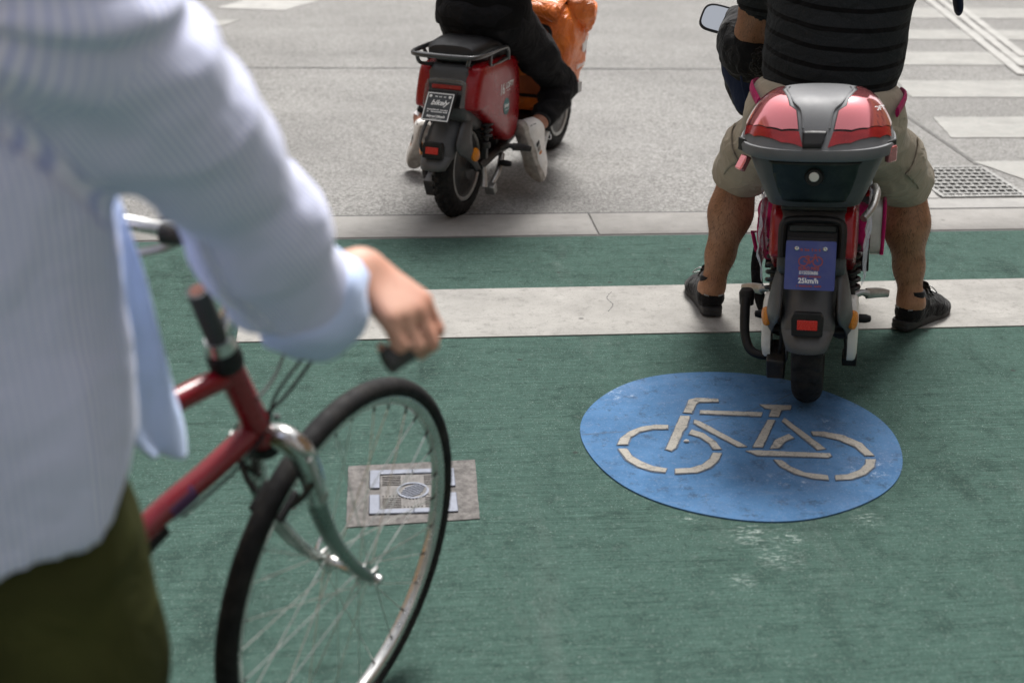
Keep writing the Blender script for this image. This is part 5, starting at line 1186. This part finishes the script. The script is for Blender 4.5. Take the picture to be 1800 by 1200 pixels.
# ------------------------------------------------------------------ bicycle in the foreground
F1 = frame((-.105, 1.927, .005), 33, 3.5)            # steered front end: fork, wheel, bars
base = Vector((-.45, 1.45, 0)); TB0 = Matrix.Translation(-base)
g = thing('bicycle', 'dark red bicycle with silver fork and thin black tyres held by the man at left', 'bicycle', Matrix.Translation(base))
W1 = lambda x, y, z: F1 @ Vector((x, y, z))
def OB(n, vf, m, p=g, fr=None, **k): return ob(n, xf(vf, TB0 @ fr) if fr is not None else xf(vf, TB0), M[m], p, **k)
def bike_wheel(fr, c, seed):
    Rr, W = .345, .037; rings = []
    nT, nP = 288, 18
    for i in range(nT):
        th = 2 * math.pi * i / nT; ring = []
        for j in range(nP):
            a = R(-38 + 256 * j / (nP - 1)); x = W / 2 * math.cos(a); r = Rr - W / 2 + W / 2 * math.sin(a)
            if math.sin(a) > .35 and ((th * 110 / (2 * math.pi) + abs(x) * 60) % 1) < .25 and abs(x) > .002: r -= .0013
            ring.append(Vector((x, r * math.sin(th), r * math.cos(th))) + Vector(c))
        rings.append(ring)
    rings.append(rings[0])
    prof = [(-.0125, .322), (-.0125, .312), (-.011, .303), (-.006, .2985), (.006, .2985), (.011, .303), (.0125, .312), (.0125, .322), (.0105, .319), (0, .314), (-.0105, .319)]
    w = OB('wheel', lathe(prof, c, 120, closed=True), 'rim', fr=fr, angle=50)
    OB('tyre', loft(rings, False, False, closed=False), 'rubber', w, fr, angle=70)
    OB('reflective_band', join(*[lathe([(s * .0165, .3235), (s * .0177, .3270), (s * .0183, .3262), (s * .0172, .3225)], c, 120, closed=True) for s in (-1, 1)]), 'greytrim', w, fr)
    hub = [(-.050, .004), (-.050, .010), (-.038, .012), (-.037, .021), (-.034, .022), (-.033, .013), (-.012, .010), (.012, .010), (.033, .013), (.034, .022), (.037, .021), (.038, .012), (.050, .010), (.050, .004)]
    OB('hub', lathe(hub, c, 28), 'chrome', w, fr)
    OB('quick_release', join(lathe([(.058, .002), (.058, .009), (.066, .010), (.072, .0065), (.0725, .002)], c, 20), lathe([(-.070, .002), (-.070, .007), (-.064, .010), (-.056, .010), (-.056, .002)], c, 20), tube([(c[0] - .066, c[1], c[2]), (c[0] - .072, c[1] + .02, c[2] + .018), (c[0] - .070, c[1] + .05, c[2] + .03)], .0045, 8, 4)), 'chrome', w, fr)
    sp, nip, rf = [], [], []
    for k in range(32):
        side = 1 if k % 2 else -1; rim_a = 2 * math.pi * k / 32 + .04
        hub_a = rim_a + (1 if (k // 2) % 2 else -1) * R(62)
        a = Vector((side * .035, .020 * math.sin(hub_a), .020 * math.cos(hub_a))) + Vector(c); b_ = Vector((side * .002, .2985 * math.sin(rim_a), .2985 * math.cos(rim_a))) + Vector(c)
        sp.append(tube([a, b_], .00105, 6, 1)); d = (b_ - a).normalized(); nip.append(tube([b_ - d * .012, b_ + d * .004], .0022, 6, 1))
    OB('spokes', join(*sp), 'spoke', w, fr); OB('nipples', join(*nip), 'darkmetal', w, fr)
    d_ = Vector(c) + Vector((0, .17 * math.sin(2.2), .17 * math.cos(2.2)))
    OB('valve', tube([Vector(c) + Vector((0, .30 * math.sin(3.9), .30 * math.cos(3.9))), Vector(c) + Vector((0, .262 * math.sin(3.9), .262 * math.cos(3.9)))], .003, 8, 1), 'blackplastic', w, fr)
    return w
bike_wheel(F1, (0, 0, .345), 1)
# fork: chromed shoulders running into metal blades; a grey-green reflection is put into their colour
M['forkreflect'] = nmat('fork_metal_green_reflection', (.22, .26, .245), .28, metal=.85, var=.15, scale=12)
fk = OB('fork', join(tube([(0, -.232, .700), (0, -.205, .715)], [.020, .022], 14, 1), *[tube([(s * .056, -.176, .600), (s * .058, -.160, .555), (s * .057, -.125, .49), (s * .056, -.07, .415), (s * .055, -.020, .362), (s * .054, .004, .346)], [.0165, .0155, .0138, .0115, .0095, .0085], 14, 7) for s in (-1, 1)]), 'forkreflect', fr=F1)
OB('fork_crown', join(*[tube([(s * .002, -.222, .712), (s * .030, -.216, .712), (s * .050, -.204, .690), (s * .0565, -.185, .640), (s * .056, -.174, .594)], [.019, .0205, .0205, .019, .0170], 16, 7) for s in (-1, 1)]), 'chrome', fk, F1)
OB('dropouts', join(*[xf(box((0, 0, 0), (.006, .024, .030)), Matrix.Translation((s * .053, .004, .345))) for s in (-1, 1)]), 'chrome', fk, F1, bevel=(.002, 2))
for s in (-1, 1):
    br = OB('brake_arm', join(tube([(s * .062, -.172, .600), (s * .074, -.195, .640), (s * .070, -.212, .690)], [.010, .009, .007], 10, 4, flat=.6), lathe([(s * .058, .002), (s * .058, .011), (s * .074, .011), (s * .076, .002)], (0, -.176, .605), 18)), 'alu', fk, F1)
    OB('brake_pad', xf(box((0, 0, 0), (.011, .055, .013)), Matrix.Translation((s * .026, -.205, .588)) @ Matrix.Rotation(R(35), 4, 'X')), 'blackplastic', br, F1, bevel=(.003, 2))
    OB('brake_boss', tube([(s * .034, -.205, .592), (s * .052, -.205, .612), (s * .068, -.200, .640)], .005, 8, 4), 'darkmetal', br, F1)
OB('brake_straddle', tube([(-.070, -.212, .690), (-.03, -.245, .735), (0, -.250, .742), (.03, -.245, .735), (.070, -.212, .690)], .0014, 6, 5), 'darkmetal', fk, F1)
# frame: head tube, two main tubes, seat tube, stays
A_, C_ = W1(0, -.297, .845), W1(0, -.240, .735)
TT = [A_, Vector((-.304, 1.57, .838)), Vector((-.40, 1.474, .818)), Vector((-.52, 1.354, .765)), Vector((-.610, 1.263, .720))]
DT = [C_, Vector((-.268, 1.635, .698)), Vector((-.341, 1.568, .659)), Vector((-.46, 1.452, .565)), Vector((-.56, 1.354, .40)), Vector((-.590, 1.322, .305))]
BBp, ST = Vector((-.598, 1.313, .285)), Vector((-.672, 1.235, .86)); RA = Vector((-.905, 1.005, .350))
rt = Vector((.70, -.71, 0))
frm = [tube([W1(0, -.228, .705), W1(0, -.309, .868)], .0205, 18, 1), tube(TT, [.0165] * 5, 18, 6), tube(DT, [.0180] * 6, 18, 6), tube([BBp, ST], .0155, 16, 1), xf(lathe([(-.036, .021), (-.036, .022), (.036, .022), (.036, .021)], (0, 0, 0), 24), Matrix.Translation(BBp) @ Matrix.Rotation(R(-45), 4, 'Z'))]
for s in (-1, 1):
    frm += [tube([BBp + rt * .022 * s, BBp.lerp(RA, .5) + rt * .045 * s, RA + rt * .062 * s], .0085, 10, 4), tube([ST + rt * .015 * s + Vector((0, 0, -.11)), (ST + Vector((0, 0, -.11))).lerp(RA, .5) + rt * .04 * s, RA + rt * .062 * s], .0075, 10, 4)]
OB('frame', join(*frm), 'bikered')
dtd = (Vector(DT[2]) - Vector(DT[1])).normalized()
OB('frame_sticker', tube([DT[1].lerp(DT[2], .30), DT[1].lerp(DT[2], .72)], .0186, 18, 1, caps=False), 'purple')
OB('frame_pump', tube([p_ + Vector((0.0, 0.0, -.028)) for p_ in (DT[1].lerp(DT[2], .75), DT[2], DT[2].lerp(DT[3], .5), DT[3])], [.010, .0125, .0125, .0125], 14, 3), 'blackplastic')
OB('headset', join(*[tube([W1(0, a, b), W1(0, c, d)], [r0, r1], 22, 1) for a, b, c, d, r0, r1 in ((-.306, .862, -.311, .872, .0235, .0255), (-.311, .872, -.318, .888, .0255, .0235), (-.3185, .889, -.3235, .899, .021, .018))]), 'blackplastic')
OB('headset', join(*[tube([W1(0, a, b), W1(0, c, d)], [r0, r1], 22, 1) for a, b, c, d, r0, r1 in ((-.229, .708, -.223, .696, .0235, .0255), (-.223, .696, -.218, .688, .0255, .021))]), 'blackplastic')
# stem and bars
sm = OB('stem', join(tube([(0, -.316, .885), (0, -.3635, .992)], .0150, 20, 1)), 'darkgrip', fr=F1)
OB('stem_end', join(tube([(0, -.3636, .9925), (0, -.3640, .9932)], [.0105, .010], 16, 1)), 'rust', sm, F1)
OB('stem_collar', tube([(0, -.318, .893), (0, -.3255, .910)], [.0225, .0195], 22, 1), 'rim', sm, F1)
OB('stem_arm', tube([(0.004, -.318, .905), (.006, -.300, .955), (.004, -.250, 1.0), (0, -.205, 1.003)], [.013, .0125, .012, .015], 16, 6), 'rim', sm, F1)
hb = OB('handlebar', tube([(-.282, -.355, .975), (-.288, -.29, .985), (-.270, -.235, .990), (-.20, -.200, .984), (-.10, -.195, .998), (0, -.205, 1.003), (.10, -.208, .998), (.20, -.232, .985), (.265, -.268, .984), (.294, -.318, .978), (.292, -.355, .972)], .0115, 16, 7), 'rim', fr=F1)
for s in (-1, 1):
    OB('grip', tube([(s * .276, -.278, .984), (s * (.289 + (.008 if s > 0 else 0)), -.315, .979), (s * (.2825 + (.010 if s > 0 else 0)), -.352, .972), (s * (.281 + (.010 if s > 0 else 0)), -.358, .9705)], [.0155, .0165, .0165, .0172], 18, 5), 'darkgrip', hb, F1)
    OB('brake_lever', join(tube([(s * .160, -.215, .982), (s * .190, -.215, .962), (s * .245, -.262, .946), (s * .272, -.320, .940)], [.009, .007, .006, .0055], 10, 6, flat=.6)), 'alu', hb, F1)
    OB('lever_clamp', tube([(s * .15, -.219, .992), (s * .18, -.225, .989)], .016, 14, 1), 'darkmetal', hb, F1)
OB('brake_cable', tube([(.17, -.205, .972), (.12, -.10, .965), (.075, -.085, .92), (.040, -.135, .84), (.018, -.195, .775), (.0, -.238, .745)], .0027, 8, 9), 'blackplastic', fr=F1)
OB('gear_cable', tube([(.17, -.205, .970), (.10, -.09, .945), (.045, -.12, .87), (.018, -.215, .79), (.018, -.245, .74), (.012, -.30, .70), (-.01, -.40, .66)], .0025, 8, 9), 'blackplastic', fr=F1)
OB('brake_cable', tube([(-.25, -.155, .975), (-.12, -.03, .97), (-.03, -.10, .90), (.008, -.20, .82), (.022, -.27, .80)], .0025, 8, 9), 'blackplastic', fr=F1)
OB('cable_guide', join(tube([W1(.0, -.240, .740), W1(.004, -.222, .752)], .0055, 10, 1), tube([W1(.018, -.228, .752), W1(.026, -.224, .750)], .005, 8, 1)), 'darkmetal')
# what the man hides: saddle, cranks, chain, back wheel
FR2 = frame(RA - Vector((0, 0, .345)), 45, 1)
bike_wheel(FR2, (0, 0, .345), 2)
OB('seat_post', tube([ST + Vector((.004, .004, -.02)), ST + Vector((-.010, -.010, .09))], .0135, 14, 1), 'rim')
SF = frame(ST + Vector((-.012, -.012, .10)), 45, 0)
OB('saddle', loft([sring((0, y, z), a, h, 2.6, 28, 'y') for y, a, h, z in ((-.125, .03, .012, .010), (-.115, .068, .022, .008), (-.06, .072, .026, .008), (.0, .045, .024, .006), (.07, .022, .020, .004), (.13, .017, .016, .0), (.14, .008, .008, .0))]), 'seat', fr=SF)
CF = frame(BBp - Vector((0, 0, 0)), 45, 1)
ck = OB('crankset', join(lathe([(.042, .075), (.046, .092), (.046, .095), (.040, .095), (.040, .075)], n=60, closed=True), *[tube([(.043, 0, 0), (.043, .08 * math.sin(a), .08 * math.cos(a))], .006, 8, 1) for a in [2 * math.pi * k / 5 for k in range(5)]], tube([(.06, 0, 0), (.07, -.05, -.16)], .010, 10, 1), tube([(-.06, 0, 0), (-.07, .05, .16)], .010, 10, 1), tube([(-.06, 0, 0), (.06, 0, 0)], .009, 10, 1)), 'alu', fr=CF)
for s in (-1, 1): OB('pedal', box((s * .118, -s * .05, -s * .16), (.09, .07, .022)), 'blackplastic', ck, CF, bevel=(.004, 2))
inv = CF.inverted() @ RA
OB('chain', join(*[tube([(.043, 0, z0), (.043, inv.y, inv.z + z1)], .0035, 6, 1) for z0, z1 in ((.094, .045), (-.094, -.045))], lathe([(.040, .043), (.046, .043), (.046, .047), (.040, .047)], (0, inv.y, inv.z), 30, closed=True)), 'darkmetal', fr=CF)

# ------------------------------------------------------------------ the man holding it
fz, rz = Vector((.72, .694, 0)), Vector((.694, -.72, 0)); up = Vector((0, 0, 1))
PC = Vector((-.475, 1.30, 0))
pb = Vector((-.455, 1.30, 0)); p = thing('person', 'man in a pale blue striped shirt and olive trousers gripping the red bicycle', 'person', Matrix.Translation(pb))
X = lambda r, f, z, c=PC: tuple(c + rz * r + fz * f + up * z)
rb = lambda V: [Vector(q) - pb for q in V]
shR, elR, wrR = Vector((-.292, 1.185, 1.428)), Vector((-.200, 1.312, 1.238)), Vector((-.096, 1.444, 1.036))
shL, elL = Vector((-.525, 1.445, 1.425)), Vector((-.700, 1.525, 1.19)); gl = ST + Vector((.02, .03, .165)); wrL = gl + (elL - gl).normalized() * .06
gc = F1 @ Vector((.2955, -.310, .980)); gax = (F1 @ Vector((.2815, -.36, .973)) - F1 @ Vector((.288, -.25, .987))).normalized()
b = Body((-.88, .98, -.02), (.12, 1.75, 1.78), .0062)
b.ell(X(0, 0, .92), (.16, .13, .12), .06).cap(X(0, .0, .92), X(.02, .02, 1.25), .125, .145, .08, (tuple(fz), .78)).cap(X(.02, .02, 1.25), X(.02, .01, 1.40), .145, .11, .08, (tuple(fz), .72))
b.cap(tuple(shR), tuple(shL), .062, .062, .06).cap(X(.03, .01, 1.42), X(.03, .04, 1.53), .054, .052, .04); head(b, Vector(X(.03, .07, 1.645)), fz + Vector((0, 0, -.35)))
for hip, kn, an, az in ((X(.10, -.01, .84), X(.155, .0, .47), X(.165, -.05, .09), 40), (X(-.075, .0, .86), X(-.12, .07, .47), X(-.135, .02, .09), 52)):
    b.chain([hip, tuple(Vector(hip).lerp(Vector(kn), .5)), kn], [.088, .076, .055], .04).chain([kn, tuple(Vector(kn).lerp(Vector(an), .35)), an], [.053, .054, .034], .03)
    T = Matrix.Translation(Vector(an) - Vector((0, 0, .09))) @ Matrix.Rotation(R(-az), 4, 'Z'); b.chain([an] + [tuple(T @ Vector(q)) for q in ((0, .02, .06), (0, .08, .045), (0, .16, .032))], [.034, .034, .030, .022], .03)
for s_, e_, w_ in ((shR, elR, wrR), (shL, elL, wrL)):
    b.chain([tuple(s_), tuple(s_.lerp(e_, .5)), tuple(e_)], [.056, .047, .040], .03).chain([tuple(e_), tuple(e_.lerp(w_, .3)), tuple(e_.lerp(w_, .8)), tuple(w_)], [.041, .041, .029, .027], .03)
pdR = (Vector((.90, .20, -.34)) - gax * Vector((.90, .20, -.34)).dot(gax)).normalized(); nR = gax.cross(pdR); nR = nR if nR.z < 0 else -nR
hw = gc - nR * .034 - pdR * .108 - Vector((0, 0, .004))
b.chain([tuple(wrR), tuple(wrR.lerp(hw, .55)), tuple(hw)], [.028, .028, .029], .03)
hand(b, hw, pdR, nR, (30, 72, 62), 1, 1.0)
pdL = Vector((-.2, -1, -.15)).normalized(); hand(b, wrL, pdL, Vector((0, 0, -1)), (20, 35, 25), -1)
V, Q = b.mesh(1); ob('body', (rb(V), Q), M['skin_fair'], p, angle=180)
for sx in ():
    pass
# trousers
b = Body((-.80, .98, .04), (-.10, 1.62, .96), .007)
b.ell(X(0.02, -.01, .86), (.150, .130, .09), .06)
for hip, kn, an in ((X(.105, .012, .83), X(.165, .01, .47), X(.17, -.04, .10)), (X(-.062, .0, .83), X(-.12, .065, .47), X(-.135, .02, .10))):
    b.chain([hip, tuple(Vector(hip).lerp(Vector(kn), .4)), kn, tuple(Vector(kn).lerp(Vector(an), .9))], [.114, .104, .088, .078], .03)
b.cut(lambda P: P[..., 2] - .93)
V, Q = b.mesh(2); V = wrinkle(V, Q, lambda q: .009 * (1 - 2 * abs(noise.noise(Vector((q.x * 7, q.y * 7, q.z * 4.5))))) + .004 * noise.noise(q * 16)); tr = ob('trousers', (rb(V), Q), M['olive'], p, angle=180)
bel = [Vector(X(.02 + .160 * math.cos(a), -.01 + .140 * math.sin(a), .872)) - pb for a in [2 * math.pi * k / 24 for k in range(24)]]
ob('belt', tube(bel, .018, 12, 2, closed=True, flat=.35, up=(0, 0, 1)), M['blackcloth'], tr)
ob('pocket_shade_line', tube([Vector(X(.210 - .02 * k, .035 + .02 * k, .86 - .055 * k)) - pb for k in range(3)], .004, 8, 4), M['blackcloth'], tr)  # thin black line standing in for the shadow of the pocket slit
for hl, az, sd in ((X(.165, -.10, .0), 40, 1), (X(-.135, -.03, .0), 52, -1)): shoe(p, Vector(hl) - pb, az, 0, sd, 'blackshoe', 'shoesole')
# shirt
TA, TBt = np.array(X(.0, .0, .9)), np.array(X(.0, .015, 1.4))
b = Body((-.85, .95, .68), (.06, 1.80, 1.58), .0068)
b.cap(X(.035, .0, .80), X(.035, .01, 1.02), .188, .168, .08, (tuple(fz), .84)).cap(X(.035, .01, 1.02), X(.025, .02, 1.25), .166, .162, .08, (tuple(fz), .80)).cap(X(.025, .02, 1.25), X(.02, .01, 1.39), .168, .13, .08, (tuple(fz), .76))
b.cap(tuple(shR), tuple(shL), .076, .076, .06)
cufR = elR.lerp(wrR, .90); cufL = elL.lerp(wrL, .80)
b.chain([tuple(shR), tuple(shR.lerp(elR, .55) + Vector((.006, 0, .008))), tuple(elR + Vector((.012, .0, .014))), tuple(elR.lerp(wrR, .5) + Vector((.010, 0, .013))), tuple(cufR)], [.083, .072, .059, .053, .054], .05)
b.cap(tuple(elR.lerp(wrR, .45) + Vector((-.006, .0, -.025))), tuple(elR.lerp(wrR, .74) + Vector((-.040, -.02, -.045))), .030, .012, .05)
b.cap(tuple(elR.lerp(wrR, .74)), tuple(elR.lerp(wrR, 1.0)), .060, .063, .012)
b.chain([tuple(shL), tuple(shL.lerp(elL, .5)), tuple(elL), tuple(cufL)], [.086, .082, .074, .060], .05)
for c_, w_ in ((elR.lerp(wrR, 1.09), wrR + (wrR - elR) * .3), (cufL, wrL + (wrL - elL) * .2)): b.cap(tuple(c_), tuple(w_), .050, .06, .006, sub=True)
b.cap(X(.03, .02, 1.52), X(.03, .06, 1.64), .062, .075, .01, sub=True)
def hem(P):
    q = (P[..., 0] - PC.x) * fz.x + (P[..., 1] - PC.y) * fz.y; r = (P[..., 0] - PC.x) * rz.x + (P[..., 1] - PC.y) * rz.y
    h = .888 + .26 * np.clip(q, -.12, .12) + .022 * np.exp(-((q - .10) / .05) ** 2)
    return h - P[..., 2]
b.cut(hem)
V, Q = b.mesh(2)
axU, axF = (elR - shR).normalized(), (wrR - elR).normalized()
def near(V, a, b_): return seg_t(V, a, b_)
tU, dU = near(V, shR, elR); tF, dF = near(V, elR, wrR); arm = np.minimum(dU, dF) < .125
inarm = arm & ((np.array(V) - np.array(shR)) @ np.array(axU) > .05)
def wrs(q):
    v = np.array(q)[None]; t1, d1 = seg_t(v, shR, elR); t2, d2 = seg_t(v, elR, wrR)
    k = 0.0
    if min(d1[0], d2[0]) < .12:
        s_ = (t1[0] * .27 + t2[0] * .27); c_ = elR if d2[0] > d1[0] else elR
        near_el = math.exp(-((s_ - .27) / .10) ** 2)
        rel = q - shR; ang = math.atan2(rel.dot(axF.cross(Vector((0, 0, 1)))), rel.z)
        k += (.004 + .008 * near_el) * (1 - 2.1 * abs(noise.noise(Vector((s_ * 6.5 + ang * 1.7, ang * 1.3, 3.1))))) + .013 * noise.noise(Vector((s_ * 5.5 + ang * .5, ang * 1.9, 8.2))) + .006 * (1 - 2 * abs(noise.noise(Vector((s_ * 7 - ang * 1.4, ang * 1.6, 4.2)))))
    else:
        k += .013 * (1 - 2 * abs(noise.noise(Vector((q.x * 5 + q.y * 3, q.y * 5 - q.x * 2, q.z * 2.2))))) + .005 * noise.noise(Vector((q.x * 11, q.y * 11, q.z * 5)))
    return k + .0018 * noise.noise(q * 40)
V0 = V.copy(); V = wrinkle(V, Q, wrs)
# stripe coordinate: distance round the body / round the sleeve, so that stripes run along each
rel = V0 - np.array(PC); ua = np.arctan2(rel @ np.array(fz), rel @ np.array(rz)) * .17
def around(V, a, ax):
    e1 = np.array(Vector(ax).cross(up).normalized()); e2 = np.cross(np.array(ax), e1); r = V - np.array(a); return np.arctan2(r @ e1, r @ e2) * .08
stripe = np.where(inarm, np.where(dF < dU, around(V0, elR, axF), around(V0, shR, axU)), ua)
so = ob('shirt', (rb(V), Q), M['shirtstripe'], p, angle=180, attr={'stripe': stripe})
# rolled cuff, open front edge hanging away from the body, side tag, collar
cu = []
cax = (wrR - elR).normalized(); cc_ = elR.lerp(wrR, 1.03); e1 = cax.cross(up).normalized(); e2 = cax.cross(e1)
for s_, r0 in ((-.034, .060), (-.031, .068), (-.012, .073), (.014, .070), (.026, .064), (.029, .056), (.014, .047), (-.01, .045)):
    cu.append([cc_ - pb + cax * (s_ + .006 * math.sin(3 * a)) + (e1 * math.cos(a) + e2 * math.sin(a)) * (r0 + .005 * noise.noise(Vector((math.cos(a) * 2, math.sin(a) * 2, s_ * 40))) + .003 * math.sin(5 * a + s_ * 80)) for a in [2 * math.pi * k / 56 for k in range(56)]])
ob('cuff', loft(cu, False, False), M['shirtplain'], so, angle=180)
fl = []
P0 = [Vector((-.300, 1.385, 1.225)), Vector((-.285, 1.395, 1.13)), Vector((-.276, 1.40, 1.04)), Vector((-.264, 1.40, .96)), Vector((-.252, 1.40, .895)), Vector((-.250, 1.395, .855))]
P1_ = [Vector((-.330, 1.330, 1.235)), Vector((-.325, 1.335, 1.13)), Vector((-.322, 1.335, 1.04)), Vector((-.318, 1.335, .96)), Vector((-.305, 1.335, .915)), Vector((-.285, 1.345, .885))]
for a_, b_ in zip(cat(P0, 6), cat(P1_, 6)):
    a_, b_ = Vector(a_), Vector(b_); fl.append([a_.lerp(b_, k / 8) - pb + Vector((.5, -.6, 0)) * (.010 * math.sin(k * 1.1 + a_.z * 14) + .008 * noise.noise(Vector((k * .4, a_.z * 9, 2)))) for k in range(9)])
ob('shirt_front_edge', loft(fl, False, False, closed=False), M['shirtplain'], so, angle=180, solid=.004)
tg = Vector((-.345, 1.150, .925)) - pb
ob('shirt_tag', box(tg, (.012, .004, .018), Matrix.Rotation(R(-40), 4, 'Z')), M['redprint'], so, smooth=False)
ob('collar', loft([[Vector(X(.03 + r_ * math.cos(a), .03 + r_ * math.sin(a) * .95, z_ + .02 * math.sin(a) * -1)) - pb for a in [2 * math.pi * k / 32 for k in range(32)]] for r_, z_ in ((.072, 1.445), (.066, 1.49), (.070, 1.492), (.088, 1.452))], False, False), M['shirtplain'], so, angle=180, solid=.003)
hv, hq = hair_cap(Vector(X(.03, .07, 1.645)), fz + Vector((0, 0, -.35)))
ob('hair', (rb(hv), hq), M['brownhair'], p, angle=180)
